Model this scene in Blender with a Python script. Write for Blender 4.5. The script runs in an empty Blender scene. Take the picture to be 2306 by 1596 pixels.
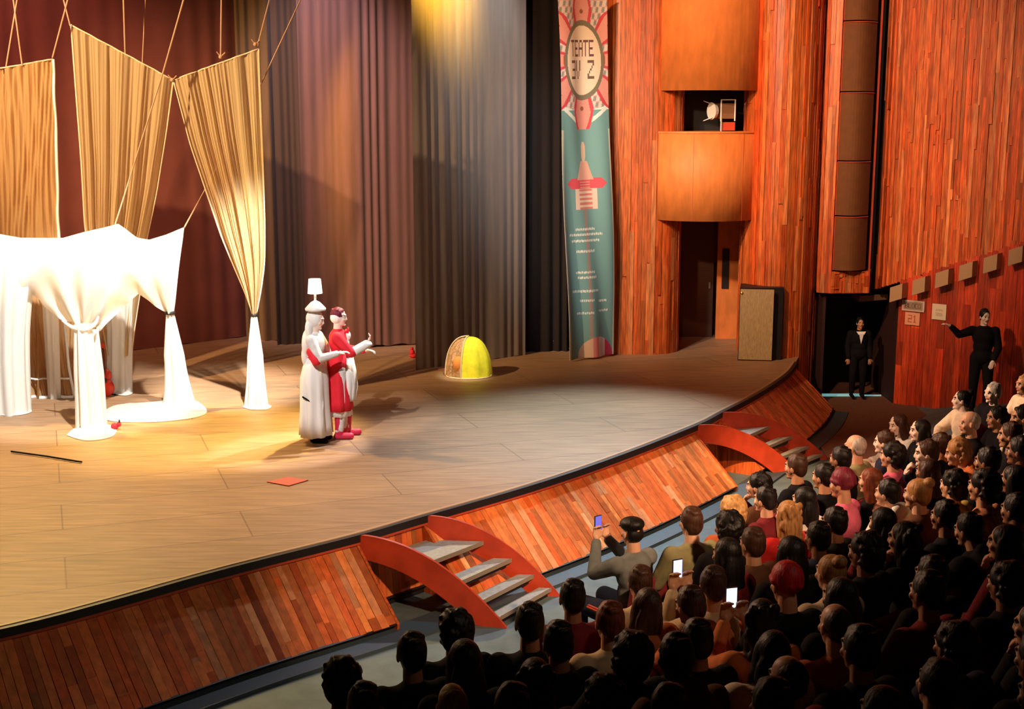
import bpy, bmesh, math, random
import numpy as np
from mathutils import Vector, Matrix
R_ = random.Random(7)
SC = bpy.context.scene
COL = SC.collection
# ------------------------------------------------------------------ camera
FPX = 2900.0; PITCH = math.atan(538/2900); CAMH = 4.18
cd = bpy.data.cameras.new('camera'); cam = bpy.data.objects.new('camera', cd); COL.objects.link(cam)
cam.location = (0, 0, CAMH); cam.rotation_euler = (math.pi/2-PITCH, 0, 0)
cd.sensor_width = 36; cd.lens = FPX/2306*36; cd.clip_end = 200
SC.camera = cam
# ------------------------------------------------------------------ world, exposure
SC.view_settings.view_transform = 'Standard'; SC.view_settings.look = 'None'
SC.view_settings.exposure = 0.0; SC.view_settings.gamma = 1.0
w = bpy.data.worlds.new('world'); SC.world = w; w.use_nodes = True
w.node_tree.nodes['Background'].inputs[0].default_value = (0.9, 0.45, 0.35, 1)
w.node_tree.nodes['Background'].inputs[1].default_value = 0.004
# ------------------------------------------------------------------ lights of the theatre, plus rim spots added for the audience
def spot(name, loc, tgt, power, color, angle, blend=0.6, size=0.12):
    l = bpy.data.lights.new(name, 'SPOT'); l.energy = power; l.color = color
    l.spot_size = math.radians(angle); l.spot_blend = blend; l.shadow_soft_size = size
    o = bpy.data.objects.new(name, l); COL.objects.link(o); o.location = loc
    o.rotation_euler = (Vector(tgt)-Vector(loc)).to_track_quat('-Z', 'Y').to_euler()
    return o
#LIGHTS#
LAMPS = [
 ('stage_spotlight_drapes', (-2.5, 11.5, 8.5), (-6.2, 17.8, 1.0), 23, .5, .12),
 ('stage_spotlight_narrow_drape', (-1.5, 13.0, 8.5), (-3.85, 18.4, 1.6), 17, .9, .12),
 ('stage_spotlight_amber_left', (-9.0, 12.0, 8.5), (-5.5, 19.0, 4.2), 46, .8, .12),
 ('stage_spotlight_amber_back', (-4.0, 24.0, 8.8), (-4.8, 18.0, 1.0), 50, .8, .12),
 ('stage_spotlight_floor_left', (-8.5, 19.5, 9.0), (-4.8, 13.4, 0), 54, .9, .2),
 ('stage_spotlight_floor_yellow', (-1.0, 19.5, 9.0), (-3.9, 16.7, 0), 25, .8, .12),
 ('stage_spotlight_floor_cool', (3.0, 22.0, 9.0), (1.1, 17.0, 0), 34, 1.0, .12),
 ('stage_spotlight_floor_neutral', (0.5, 21.0, 9.0), (-.8, 14.9, 0), 38, .9, .12),
 ('stage_spotlight_actors_back', (1.4, 20.0, 8.5), (-2.3, 16.4, 1.0), 11, .4, .08),
 ('stage_spotlight_actors_front', (-4.0, 8.5, 7.5), (-2.3, 16.4, 1.0), 11, .5, .08),
 ('curtain_spotlight_left', (-4.4, 20.5, 8.8), (-3.5, 22.9, 5.2), 50, .9, .12),
 ('curtain_spotlight_yellow', (-.9, 20.0, 9.0), (-1.35, 21.7, 6.5), 34, .9, .12),
 ('curtain_spotlight_white', (0.6, 20.4, 9.0), (-.4, 21.9, 5.6), 34, .9, .12),
 ('curtain_wash', (-2.0, 14.0, 9.0), (-2.2, 23.0, 2.6), 46, .9, .3),
 ('backdrop_wash', (-7.5, 16.5, 9.2), (-8.3, 22.0, 4.2), 60, .9, .3),
 ('house_light_wall', (-3.5, 12.0, 9.0), (4.2, 22.6, 3.6), 42, .8, .2),
 ('house_light_side_wall', (1.0, 12.0, 12.0), (5.9, 22.5, 4.2), 34, 1.0, .2),
 ('house_light_stage_front_near', (4.5, 2.5, 8.0), (-.5, 12.5, -.6), 19, .8, .2),
 ('house_light_stage_front_middle', (4.5, 2.5, 8.4), (1.2, 14.2, -.6), 19, .8, .2),
 ('house_light_stage_front_far', (3.5, 3.5, 8.8), (3.2, 16.6, -.6), 18, .8, .2),
 ('audience_rim_spot_near', (-5.0, 15.0, 5.2), (1.1, 8.6, .9), 28, .9, .15),  # this and the next two: unseen spots added to rim-light the audience
 ('audience_rim_spot_far', (-5.0, 16.0, 7.0), (7.0, 17.6, .3), 26, .8, .15),
 ('audience_rim_spot', (-5.0, 15.5, 6.5), (3.6, 12.0, .9), 34, .8, .15),
 ('banner_light', (-1.5, 14.0, 8.0), (1.4, 21.8, 3.2), 30, .8, .2),
 ('house_light_front_left', (6.0, 4.0, 8.0), (-2.2, 11.4, -.5), 34, .9, .2),
 ('house_light_ledge', (-4.0, 14.5, 9.0), (.8, 13.3, -.85), 40, .9, .2),
 ('house_light_far_stairs', (-1.0, 9.0, 7.0), (3.3, 16.7, -.3), 9, .8, .12),
 ('stage_spotlight_tent', (.9, 16.5, 8.5), (-.7, 20.4, .4), 6, .6, .08),
 ('house_light_booth', (-1.0, 12.0, 7.0), (2.9, 21.9, 4.4), 28, .8, .2),
]
POWER = {'stage_spotlight_drapes': (10560, (1.0, 0.97, 0.9)), 'stage_spotlight_narrow_drape': (21864, (1, 0.97, 0.88)), 'stage_spotlight_amber_left': (9958, (1, 0.66, 0.33)), 'stage_spotlight_amber_back': (774, (1.0, 0.622, 0.2)), 'stage_spotlight_floor_left': (7509, (1, 0.66, 0.24)), 'stage_spotlight_floor_yellow': (10070, (1, 0.76, 0.24)), 'stage_spotlight_floor_cool': (6984, (0.66, 0.9, 1)), 'stage_spotlight_floor_neutral': (2300, (0.95, 0.93, 1)), 'stage_spotlight_actors_back': (5476, (1, 0.93, 0.9)), 'stage_spotlight_actors_front': (3767, (1, 0.95, 0.92)), 'curtain_spotlight_left': (1466, (0.95, 0.8, 1)), 'curtain_spotlight_yellow': (8699, (1, 0.56, 0.05)), 'curtain_spotlight_white': (1115, (0.95, 1, 0.9)), 'curtain_wash': (105, (1, 0.78, 0.75)), 'backdrop_wash': (1500, (1, 0.42, 0.32)), 'house_light_wall': (6667, (1.0, 0.621, 0.342)), 'house_light_side_wall': (4515, (1.0, 0.573, 0.406)), 'audience_rim_spot': (8160, (1, 0.62, 0.38)), 'banner_light': (1855, (0.7, 0.92, 1)), 'house_light_front_left': (576, (1.0, 0.782, 0.552)), 'house_light_ledge': (860, (0.35, 0.75, 1)), 'house_light_far_stairs': (14124, (1, 0.62, 0.3)), 'stage_spotlight_tent': (3589, (0.981, 1.0, 0.78)), 'house_light_booth': (2216, (1.0, 0.735, 0.409)), 'house_light_stage_front_near': (5200, (1, 0.6, 0.33)), 'house_light_stage_front_middle': (5850, (1, 0.6, 0.33)), 'house_light_stage_front_far': (4200, (1, 0.5, 0.27)), 'audience_rim_spot_far': (10560, (1, 0.62, 0.4)), 'audience_rim_spot_near': (2362, (1, 0.58, 0.34))}
for n_, l_, t_, an_, bl_, sz_ in LAMPS:
    p_, c_ = POWER.get(n_, (2000, (1, 1, 1))); spot(n_, l_, t_, p_, c_, an_, bl_, sz_)
#ENDLIGHTS#
# ------------------------------------------------------------------ pixel -> place
_F = Vector((0, math.cos(PITCH), -math.sin(PITCH))); _U = Vector((0, math.sin(PITCH), math.cos(PITCH)))
_C = Vector((0, 0, CAMH))
def ray(x, y): return _F*FPX + Vector((1, 0, 0))*(x-1153) + _U*(798-y)
def P(x, y, z=0.0):
    r = ray(x, y); return _C + r*((z-CAMH)/r.z)
def V(x, y, Y):
    r = ray(x, y); return _C + r*(Y/r.y)
def WP(x, y, a, b):                       # on the vertical plane through plan points a, b
    r = ray(x, y); dx, dy = b[0]-a[0], b[1]-a[1]; n = Vector((dy, -dx, 0))
    t = (n.x*a[0]+n.y*a[1])/(n.x*r.x+n.y*r.y); return _C + r*t
FLOORZ = -0.85
# ------------------------------------------------------------------ mesh collector
class MB:
    def __init__(s): s.v = []; s.f = []; s.m = []; s.c = []
    def add(s, vs, fs, mi=0, col=(1, 1, 1)):
        o = len(s.v); s.v += [tuple(v) for v in vs]
        for f in fs: s.f.append(tuple(i+o for i in f)); s.m.append(mi); s.c.append(col)
        return s
    def obox(s, o, ux, uy, uz, mi=0, col=(1, 1, 1)):      # corner + three edge vectors
        o, ux, uy, uz = map(Vector, (o, ux, uy, uz))
        p = [o, o+ux, o+ux+uy, o+uy, o+uz, o+ux+uz, o+ux+uy+uz, o+uy+uz]
        return s.add(p, [(0, 3, 2, 1), (4, 5, 6, 7), (0, 1, 5, 4), (1, 2, 6, 5), (2, 3, 7, 6), (3, 0, 4, 7)], mi, col)
    def box(s, c, d, rz=0, mi=0, col=(1, 1, 1)):
        c = Vector(c); M = Matrix.Rotation(rz, 3, 'Z')
        ux, uy, uz = M@Vector((d[0], 0, 0)), M@Vector((0, d[1], 0)), Vector((0, 0, d[2]))
        return s.obox(c-(ux+uy+uz)/2, ux, uy, uz, mi, col)
    def tube(s, pts, r, n=8, mi=0, col=(1, 1, 1), cap=True):
        pts = [Vector(p) for p in pts]; k = len(pts); rr = r if isinstance(r, (list, tuple)) else [r]*k
        vs = []; prev = None
        for i, p in enumerate(pts):
            d = (pts[min(i+1, k-1)]-pts[max(i-1, 0)]).normalized()
            a = Vector((0, 0, 1)) if abs(d.z) < .9 else Vector((1, 0, 0))
            if prev is None: u = d.cross(a).normalized()
            else: u = (prev-d*prev.dot(d)).normalized()
            prev = u; v = d.cross(u)
            for j in range(n):
                t = 2*math.pi*j/n; vs.append(p+(u*math.cos(t)+v*math.sin(t))*rr[i])
        fs = [(i*n+j, i*n+(j+1) % n, (i+1)*n+(j+1) % n, (i+1)*n+j) for i in range(k-1) for j in range(n)]
        if cap: fs += [tuple(range(n-1, -1, -1)), tuple((k-1)*n+j for j in range(n))]
        return s.add(vs, fs, mi, col)
    def ell(s, c, r, rot=None, n=16, m=10, mi=0, col=(1, 1, 1)):
        c = Vector(c); vs = []
        for i in range(1, m):
            ph = math.pi*i/m
            for j in range(n):
                t = 2*math.pi*j/n
                q = Vector((r[0]*math.sin(ph)*math.cos(t), r[1]*math.sin(ph)*math.sin(t), r[2]*math.cos(ph)))
                vs.append(c+(rot@q if rot else q))
        top = Vector((0, 0, r[2])); vs += [c+(rot@top if rot else top), c-(rot@top if rot else top)]
        T, B = len(vs)-2, len(vs)-1
        fs = [(i*n+j, (i+1)*n+j, (i+1)*n+(j+1) % n, i*n+(j+1) % n) for i in range(m-2) for j in range(n)]
        fs += [(T, j, (j+1) % n) for j in range(n)] + [(B, (m-2)*n+(j+1) % n, (m-2)*n+j) for j in range(n)]
        return s.add(vs, fs, mi, col)
    def cap(s, a, ra, b, rb, n=12):                       # tapered capsule
        a, b = Vector(a), Vector(b)
        s.ell(a, (ra,)*3, n=n, m=8); s.ell(b, (rb,)*3, n=n, m=8)
        if (b-a).length > 1e-4: s.tube([a, b], [ra, rb], n)
        return s
    def lathe(s, c, prof, n=24, mi=0, col=(1, 1, 1), wob=None):   # prof: [(r, z)]
        c = Vector(c); vs = []; k = len(prof)
        for i, (r, z) in enumerate(prof):
            for j in range(n):
                t = 2*math.pi*j/n; q = r*(1+(wob(t, i/(k-1)) if wob else 0))
                vs.append(c+Vector((q*math.cos(t), q*math.sin(t), z)))
        fs = [(i*n+j, i*n+(j+1) % n, (i+1)*n+(j+1) % n, (i+1)*n+j) for i in range(k-1) for j in range(n)]
        fs += [tuple(range(n-1, -1, -1)), tuple((k-1)*n+j for j in range(n))]
        return s.add(vs, fs, mi, col)
    def prism(s, poly, off, mi=0, col=(1, 1, 1)):         # polygon of 3D points extruded by a vector
        p = [Vector(q) for q in poly]; o = Vector(off); n = len(p)
        return s.add(p+[q+o for q in p], [tuple(range(n-1, -1, -1)), tuple(range(n, 2*n))]+[(i, (i+1) % n, n+(i+1) % n, n+i) for i in range(n)], mi, col)
    def grid(s, rows, mi=0, col=(1, 1, 1), closed=False):
        k = len(rows[0]); vs = [p for r in rows for p in r]
        fs = [(i*k+j, i*k+(j+1) % k, (i+1)*k+(j+1) % k, (i+1)*k+j) for i in range(len(rows)-1) for j in range(k if closed else k-1)]
        return s.add(vs, fs, mi, col)
    def mesh(s, name, mats):
        me = bpy.data.meshes.new(name); me.from_pydata(s.v, [], s.f)
        for m in (mats if isinstance(mats, (list, tuple)) else [mats]): me.materials.append(m)
        me.polygons.foreach_set('material_index', s.m)
        if any(c != (1, 1, 1) for c in s.c):
            at = me.color_attributes.new('tone', 'FLOAT_COLOR', 'CORNER')
            arr = np.repeat(np.array([(*c, 1) for c in s.c], dtype=np.float32), [len(f) for f in s.f], axis=0)
            at.data.foreach_set('color', arr.ravel())
        me.update(); return me
    def build(s, name, mats, parent=None, smooth=False):
        me = s.mesh(name, mats)
        if smooth: me.polygons.foreach_set('use_smooth', [True]*len(me.polygons))
        o = bpy.data.objects.new(name, me); COL.objects.link(o)
        if parent:
            o.parent = parent; bpy.context.view_layer.update; o.matrix_parent_inverse = inv(parent)
        return o
def inv(p): return (Matrix.Translation(p.location) @ p.rotation_euler.to_matrix().to_4x4() @ Matrix.Diagonal((*p.scale, 1))).inverted()
def tag(o, label=None, cat=None, group=None, kind=None):
    for k, v in (('label', label), ('category', cat), ('group', group), ('kind', kind)):
        if v: o[k] = v
    return o
def empty(name, loc, label=None, cat=None, group=None, rz=0):
    o = bpy.data.objects.new(name, None); COL.objects.link(o); o.location = loc; o.rotation_euler = (0, 0, rz); o.empty_display_size = .1
    return tag(o, label, cat, group)
# ------------------------------------------------------------------ materials
def mat(name, color, rough=.6, metal=0, emit=None, es=0, spec=.5, noise=0, nscale=8, stretch=None, bump=0, sheen=0, attr=False):
    m = bpy.data.materials.new(name); m.use_nodes = True; nt = m.node_tree; b = nt.nodes['Principled BSDF']
    b.inputs['Base Color'].default_value = (*color, 1); b.inputs['Roughness'].default_value = rough
    b.inputs['Metallic'].default_value = metal; b.inputs['Specular IOR Level'].default_value = spec
    if sheen: b.inputs['Sheen Weight'].default_value = sheen
    if emit: b.inputs['Emission Color'].default_value = (*emit, 1); b.inputs['Emission Strength'].default_value = es
    tc = nt.nodes.new('ShaderNodeTexCoord'); mp = nt.nodes.new('ShaderNodeMapping')
    nt.links.new(tc.outputs['Object'], mp.inputs[0])
    if stretch: mp.inputs['Scale'].default_value = stretch
    nz = nt.nodes.new('ShaderNodeTexNoise'); nz.inputs['Scale'].default_value = nscale; nz.inputs['Detail'].default_value = 5
    nt.links.new(mp.outputs[0], nz.inputs[0])
    src = None
    if noise:
        mx = nt.nodes.new('ShaderNodeMix'); mx.data_type = 'RGBA'; mx.blend_type = 'MULTIPLY'; mx.inputs[0].default_value = 1
        mr = nt.nodes.new('ShaderNodeMapRange'); mr.inputs['From Min'].default_value = .3; mr.inputs['From Max'].default_value = .7
        mr.inputs['To Min'].default_value = 1-noise; mr.inputs['To Max'].default_value = 1+noise
        nt.links.new(nz.outputs[0], mr.inputs[0]); mx.inputs[6].default_value = (*color, 1)
        nt.links.new(mr.outputs[0], mx.inputs[7]); src = mx.outputs[2]
    if attr:
        at = nt.nodes.new('ShaderNodeAttribute'); at.attribute_name = 'tone'
        m2 = nt.nodes.new('ShaderNodeMix'); m2.data_type = 'RGBA'; m2.blend_type = 'MULTIPLY'; m2.inputs[0].default_value = 1
        if src: nt.links.new(src, m2.inputs[6])
        else: m2.inputs[6].default_value = (*color, 1)
        nt.links.new(at.outputs['Color'], m2.inputs[7]); src = m2.outputs[2]
    if src: nt.links.new(src, b.inputs['Base Color'])
    if bump:
        bp = nt.nodes.new('ShaderNodeBump'); bp.inputs['Strength'].default_value = bump; bp.inputs['Distance'].default_value = .01
        nt.links.new(nz.outputs[0], bp.inputs['Height']); nt.links.new(bp.outputs[0], b.inputs['Normal'])
    return m
M = {}
M['wood'] = mat('wood_boards', (.60, .115, .022), .42, noise=.45, nscale=6, stretch=(6, 6, .5), bump=.3, attr=True)
M['wood_front'] = mat('stage_front_boards', (.80, .20, .052), .42, noise=.22, nscale=5, stretch=(3, 3, .8), bump=.12, attr=True)
M['wood_red'] = mat('deep_red_boards', (.66, .06, .013), .42, noise=.45, nscale=6, stretch=(6, 6, .5), bump=.3, attr=True)  # redder board colour for the wall below the ledge
M['booth'] = mat('booth_veneer', (.72, .20, .04), .62, noise=.14, nscale=3, stretch=(3, 3, 1), bump=.1)
M['rail'] = mat('red_wood_rail', (.50, .07, .03), .4, noise=.15, nscale=6)
M['black'] = mat('black_paint', (.012, .009, .01), .5)
M['stair_red'] = mat('red_stained_wood', (.52, .055, .02), .38, noise=.2, nscale=5)
M['grey'] = mat('grey_tread', (.36, .36, .34), .7, noise=.15, nscale=20)
M['house_floor'] = mat('grey_green_floor', (.10, .14, .155), .7, noise=.2, nscale=5)
M['aisle'] = mat('brown_aisle_carpet', (.16, .06, .03), .9, noise=.2, nscale=30)
M['curtain_brown'] = mat('brown_velvet', (.15, .062, .052), .9, sheen=.4, noise=.12, nscale=4, stretch=(4, 4, .3))
M['curtain_grey'] = mat('grey_velvet', (.18, .140, .135), .9, sheen=.4, noise=.12, nscale=4, stretch=(4, 4, .3))
M['curtain_black'] = mat('black_velvet', (.010, .0045, .004), .95, noise=.15, nscale=4)
M['backdrop'] = mat('maroon_backdrop', (.20, .055, .042), .9, noise=.1, nscale=2)
M['rope'] = mat('pale_rope', (.42, .24, .15), .8)
M['metal'] = mat('brushed_metal', (.5, .48, .45), .35, metal=.8)
M['dark_metal'] = mat('dark_metal', (.03, .03, .03), .4, metal=.5)
M['speaker_wood'] = mat('speaker_grille_cloth', (.44, .30, .15), .7, noise=.25, nscale=12, stretch=(8, 8, 1))
M['panel_brown'] = mat('brown_speaker_cloth', (.14, .045, .008), .8, noise=.1)
M['white'] = mat('white_cloth', (.85, .83, .80), .8)
M['white_plastic'] = mat('white_plastic', (.8, .78, .74), .4)
M['red_cloth'] = mat('red_cloth', (.62, .015, .025), .8, noise=.1, nscale=6)
M['gold'] = mat('brass', (.8, .55, .15), .3, metal=.9)
M['shade_glow'] = mat('lamp_shade_glow', (.9, .88, .8), .8, emit=(1, .93, .8), es=1.2)
def cloth_mat(name, color, transp, transl=.5):
    m = bpy.data.materials.new(name); m.use_nodes = True; nt = m.node_tree; nt.nodes.remove(nt.nodes['Principled BSDF'])
    out = nt.nodes['Material Output']; df = nt.nodes.new('ShaderNodeBsdfDiffuse'); tl = nt.nodes.new('ShaderNodeBsdfTranslucent'); tp = nt.nodes.new('ShaderNodeBsdfTransparent')
    df.inputs[0].default_value = (*color, 1); tl.inputs[0].default_value = (*color, 1)
    a = nt.nodes.new('ShaderNodeMixShader'); a.inputs[0].default_value = transl; nt.links.new(df.outputs[0], a.inputs[1]); nt.links.new(tl.outputs[0], a.inputs[2])
    b = nt.nodes.new('ShaderNodeMixShader'); nt.links.new(tp.outputs[0], b.inputs[2]); nt.links.new(a.outputs[0], b.inputs[1])
    lw = nt.nodes.new('ShaderNodeLayerWeight'); lw.inputs[0].default_value = .35
    mr = nt.nodes.new('ShaderNodeMapRange'); mr.inputs['To Min'].default_value = transp; mr.inputs['To Max'].default_value = transp*.25
    nt.links.new(lw.outputs['Facing'], mr.inputs[0]); nt.links.new(mr.outputs[0], b.inputs[0])
    nt.links.new(b.outputs[0], out.inputs[0]); return m
M['tulle'] = cloth_mat('sheer_tulle', (.80, .62, .36), .34)
M['tulle_back'] = cloth_mat('sheer_gold_tulle', (.72, .46, .22), .22)
M['muslin'] = cloth_mat('white_muslin', (.88, .86, .82), .06, .35)
# stage floor: brown boards
def floor_mat():
    m = bpy.data.materials.new('stage_boards'); m.use_nodes = True; nt = m.node_tree; b = nt.nodes['Principled BSDF']
    tc = nt.nodes.new('ShaderNodeTexCoord'); mp = nt.nodes.new('ShaderNodeMapping'); mp.inputs['Rotation'].default_value = (0, 0, math.radians(-20))
    nt.links.new(tc.outputs['Object'], mp.inputs[0])
    br = nt.nodes.new('ShaderNodeTexBrick'); br.inputs['Scale'].default_value = 1; br.inputs['Brick Width'].default_value = 3.6; br.inputs['Row Height'].default_value = .9
    br.inputs['Mortar Size'].default_value = .010; br.inputs['Mortar Smooth'].default_value = .3
    br.inputs['Color1'].default_value = (.37, .215, .115, 1); br.inputs['Color2'].default_value = (.32, .185, .10, 1); br.inputs['Mortar'].default_value = (.21, .11, .055, 1)
    nt.links.new(mp.outputs[0], br.inputs[0])
    mp2 = nt.nodes.new('ShaderNodeMapping'); mp2.inputs['Scale'].default_value = (1.2, 14, 1); mp2.inputs['Rotation'].default_value = (0, 0, math.radians(-4))
    nt.links.new(tc.outputs['Object'], mp2.inputs[0])
    nz = nt.nodes.new('ShaderNodeTexNoise'); nz.inputs['Scale'].default_value = 1.3; nz.inputs['Detail'].default_value = 6; nt.links.new(mp2.outputs[0], nz.inputs[0])
    mr = nt.nodes.new('ShaderNodeMapRange'); mr.inputs['From Min'].default_value = .3; mr.inputs['From Max'].default_value = .7; mr.inputs['To Min'].default_value = .72; mr.inputs['To Max'].default_value = 1.22
    nt.links.new(nz.outputs[0], mr.inputs[0])
    mx = nt.nodes.new('ShaderNodeMix'); mx.data_type = 'RGBA'; mx.blend_type = 'MULTIPLY'; mx.inputs[0].default_value = 1
    nt.links.new(br.outputs[0], mx.inputs[6]); nt.links.new(mr.outputs[0], mx.inputs[7]); nt.links.new(mx.outputs[2], b.inputs['Base Color'])
    b.inputs['Roughness'].default_value = .55; return m
M['stage'] = floor_mat()
# ------------------------------------------------------------------ stage edge in plan
EPX = [(-500, 1520), (0, 1415), (250, 1350), (500, 1280), (800, 1205), (945, 1163), (1200, 1090), (1400, 1022), (1570, 955), (1620, 929), (1700, 888), (1770, 843), (1792, 815)]
EC = [P(x, y, 0) for x, y in EPX]
def catmull(pts, n):
    out = []
    for i in range(len(pts)-1):
        p0, p1, p2, p3 = pts[max(i-1, 0)], pts[i], pts[i+1], pts[min(i+2, len(pts)-1)]
        for k in range(n):
            t = k/n; out.append(.5*((2*p1)+(p2-p0)*t+(2*p0-5*p1+4*p2-p3)*t*t+(3*p1-p0-3*p2+p3)*t**3))
    return out+[pts[-1]]
def smooth(pts, it):
    pts = pts[:]
    for _ in range(it): pts = [pts[0]]+[(pts[i-1]+pts[i]*2+pts[i+1])/4 for i in range(1, len(pts)-1)]+[pts[-1]]
    return pts
EDGE = smooth(catmull(EC, 12), 12)
def resample(pts, step):
    L = [0]
    for a, b in zip(pts, pts[1:]): L.append(L[-1]+(b-a).length)
    n = max(2, int(L[-1]/step)+1); out = []; j = 0
    for i in range(n):
        t = L[-1]*i/(n-1)
        while j < len(L)-2 and L[j+1] < t: j += 1
        out.append(pts[j].lerp(pts[j+1], (t-L[j])/max(1e-9, L[j+1]-L[j])))
    return out
def normals(pts):
    out = []
    for i in range(len(pts)):
        d = (pts[min(i+1, len(pts)-1)]-pts[max(i-1, 0)]); out.append(Vector((d.y, -d.x, 0)).normalized())
    return out
EDGE = resample(EDGE, .1); EN = smooth(normals(EDGE), 30)
def edge_dist(x, y):
    q = Vector((x, y, 0)); return min((q-e).length for e in EDGE[::3])
def zfloor(x, y): return FLOORZ + .2*max(0, edge_dist(x, y)-2.0)
# ================================================================== STRUCTURE
mb = MB(); fz = []
back = [Vector((5.0, 24.6, 0)), Vector((5.0, 30, 0)), Vector((-16, 30, 0)), Vector((-16, 6, 0))]
poly = EDGE+[Vector((5.05, 22.3, 0))]+back
mb.add(poly, [tuple(range(len(poly)))]); so = mb.build('floor', M['stage']); tag(so, kind='structure')
def offset_band(name, o0, z0, o1, z1, m, kind='structure'):
    b = MB(); b.grid([[p+n*o0+Vector((0, 0, z0)) for p, n in zip(EDGE, EN)], [p+n*o1+Vector((0, 0, z1)) for p, n in zip(EDGE, EN)]])
    return b
b = MB(); L3 = lambda o, z: [p+n*o+Vector((0, 0, z)) for p, n in zip(EDGE, EN)]
b.grid([L3(-.015, .004), L3(.035, .004), L3(.035, -.075), L3(-.03, -.075)]); tag(b.build('trim_stage_lip', M['black']), kind='structure')
b = MB(); b.grid([L3(-.06, .0), L3(-.06, .012), L3(-.02, .012), L3(-.014, .0)]); tag(b.build('trim_stage_nosing', mat('pale_nosing', (.42, .26, .15), .5)), kind='structure')
b = MB(); b.grid([L3(-.02, -.075), L3(.03, -.075), L3(.035, -.10), L3(.0, -.11)]); tag(b.build('trim_stage_rail', M['rail']), kind='structure')
# slanted board front, in bays between the two stairs
SLOPE, ZT, ZB = .66, -.105, -.76
def nearest(px, py): 
    q = P(px, py, 0); return min(range(len(EDGE)), key=lambda i: (EDGE[i]-q).length)
iA0, iA1, iB0, iB1 = nearest(803, 1206), nearest(948, 1163), nearest(1568, 957), nearest(1622, 930)
def edge_at(f):
    i = min(int(f), len(EDGE)-2); t = f-i; return EDGE[i].lerp(EDGE[i+1], t), EN[i].lerp(EN[i+1], t)
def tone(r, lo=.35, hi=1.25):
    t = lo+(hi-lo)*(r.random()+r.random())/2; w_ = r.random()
    if r.random() < .10: return (min(1.25, t*1.2), t*1.9, t*3.2)      # now and then a paler, pinkish board tone stands in for highlight streaks
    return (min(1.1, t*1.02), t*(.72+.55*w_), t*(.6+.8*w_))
def front_bay(i0, i1, name, slope=SLOPE, o0=0.0, zb=ZB):
    r = random.Random(int(i0*10+3)); b = MB(); f = i0
    # backing
    rows = [[], []]
    k = i0
    while k <= i1:
        p, n = edge_at(k); rows[0].append(p+n*(o0-.03)+Vector((0, 0, ZT))); rows[1].append(p+n*(o0+slope-.03)+Vector((0, 0, zb))); k += 1
    b.grid(rows, 0, (.15, .1, .1))
    while f < i1-.01:
        g = min(f+.62+.35*r.random(), i1); p0, n0 = edge_at(f); p1, n1 = edge_at(g)
        p1 = p1-(p1-p0)*.04
        cuts = [0]+sorted([.1+.8*r.random() for _ in range(r.choice([0, 1, 1, 2]))])+[1]
        for a, c in zip(cuts, cuts[1:]):
            d = .006*r.random(); tn = tone(r, .35, 1.4)
            q = []
            for pp, nn in ((p0, n0), (p1, n1)):
                for t in (a, c): q.append(pp+nn*(o0+slope*t)+Vector((0, 0, ZT+(zb-ZT)*t)))
            nrm = (n0*.7+Vector((0, 0, .7)))*.02
            dd = (n0*.7+Vector((0, 0, .7)))*d
            b.obox(q[0]-nrm+dd, q[2]-q[0], q[1]-q[0], nrm, 0, tn)
        f = g
    return tag(b.build(name, M['wood_front']), kind='structure')
front_bay(0, iA0, 'wall_stage_front'); front_bay(iA1, iB0, 'wall_stage_front_middle'); front_bay(iB1, len(EDGE)-1, 'wall_stage_front_right')
front_bay(iA0, iA1, 'wall_stair_bay', .06, -.02); front_bay(iB0, iB1, 'wall_stair_bay_right', .06, -.02)
# bay cheeks and edge strips
for k, (i, sgn) in enumerate(((iA0, 1), (iA1, -1), (iB0, 1), (iB1, -1))):
    p, n = EDGE[i], EN[i]; t = Vector((-n.y, n.x, 0)); b = MB()
    tri = [p+n*(-.04)+Vector((0, 0, ZT)), p+n*.02+Vector((0, 0, ZT)), p+n*(SLOPE+.012)+Vector((0, 0, ZB)), p+n*SLOPE+Vector((0, 0, ZB-.09)), p+n*(-.04)+Vector((0, 0, ZB-.09))]
    b.prism([q-t*.015 for q in tri], t*.03, 0, (.8, .8, .8)); tag(b.build('trim_bay_cheek', M['wood']), kind='structure')
def kick(i0, i1, o):
    b = MB(); pr = [(o-.03, ZB+.02), (o+.012, ZB), (o-.05, ZB-.01), (o-.05, FLOORZ)]
    b.grid([[EDGE[i]+EN[i]*a+Vector((0, 0, z)) for i in range(i0, i1+1)] for a, z in pr]); return tag(b.build('baseboard_stage', M['black']), kind='structure')
kick(0, iA0, SLOPE); kick(iA1, iB0, SLOPE); kick(iB1, len(EDGE)-1, SLOPE); kick(iA0, iA1, .06); kick(iB0, iB1, .06)
# grey ledge in front of the stage and the raked house floor
b = MB(); b.grid([L3(.55, FLOORZ+.035), L3(.92, FLOORZ+.035), L3(.92, FLOORZ)]); tag(b.build('trim_floor_ledge', mat('slate_ledge', (.045, .072, .095), .6)), kind='structure')
b = MB(); rows = []
for o in [-.1, .9, 1.4, 2, 2.6, 3.2, 4, 5, 6, 7, 8, 9.5, 11, 13]:
    row = []
    for i in range(0, len(EDGE), 4):
        q = EDGE[i]+EN[i]*o; row.append(Vector((q.x, q.y, FLOORZ+.2*max(0, o-2.0))))
    q = EDGE[-1]+Vector((.9, .9, 0))*(1 if o > 0 else .3)+Vector((1, -.05, 0))*o*.9; 
    for a in (25, 50, 75, 100):
        dv = Matrix.Rotation(math.radians(a), 3, 'Z') @ EN[-1]
        q = EDGE[-1]+dv*o; row.append(Vector((q.x, q.y, FLOORZ+.2*max(0, o-2.0-a*.02))))
    rows.append(row)
b.grid(rows); tag(b.build('floor_house', M['house_floor']), kind='structure')
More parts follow.
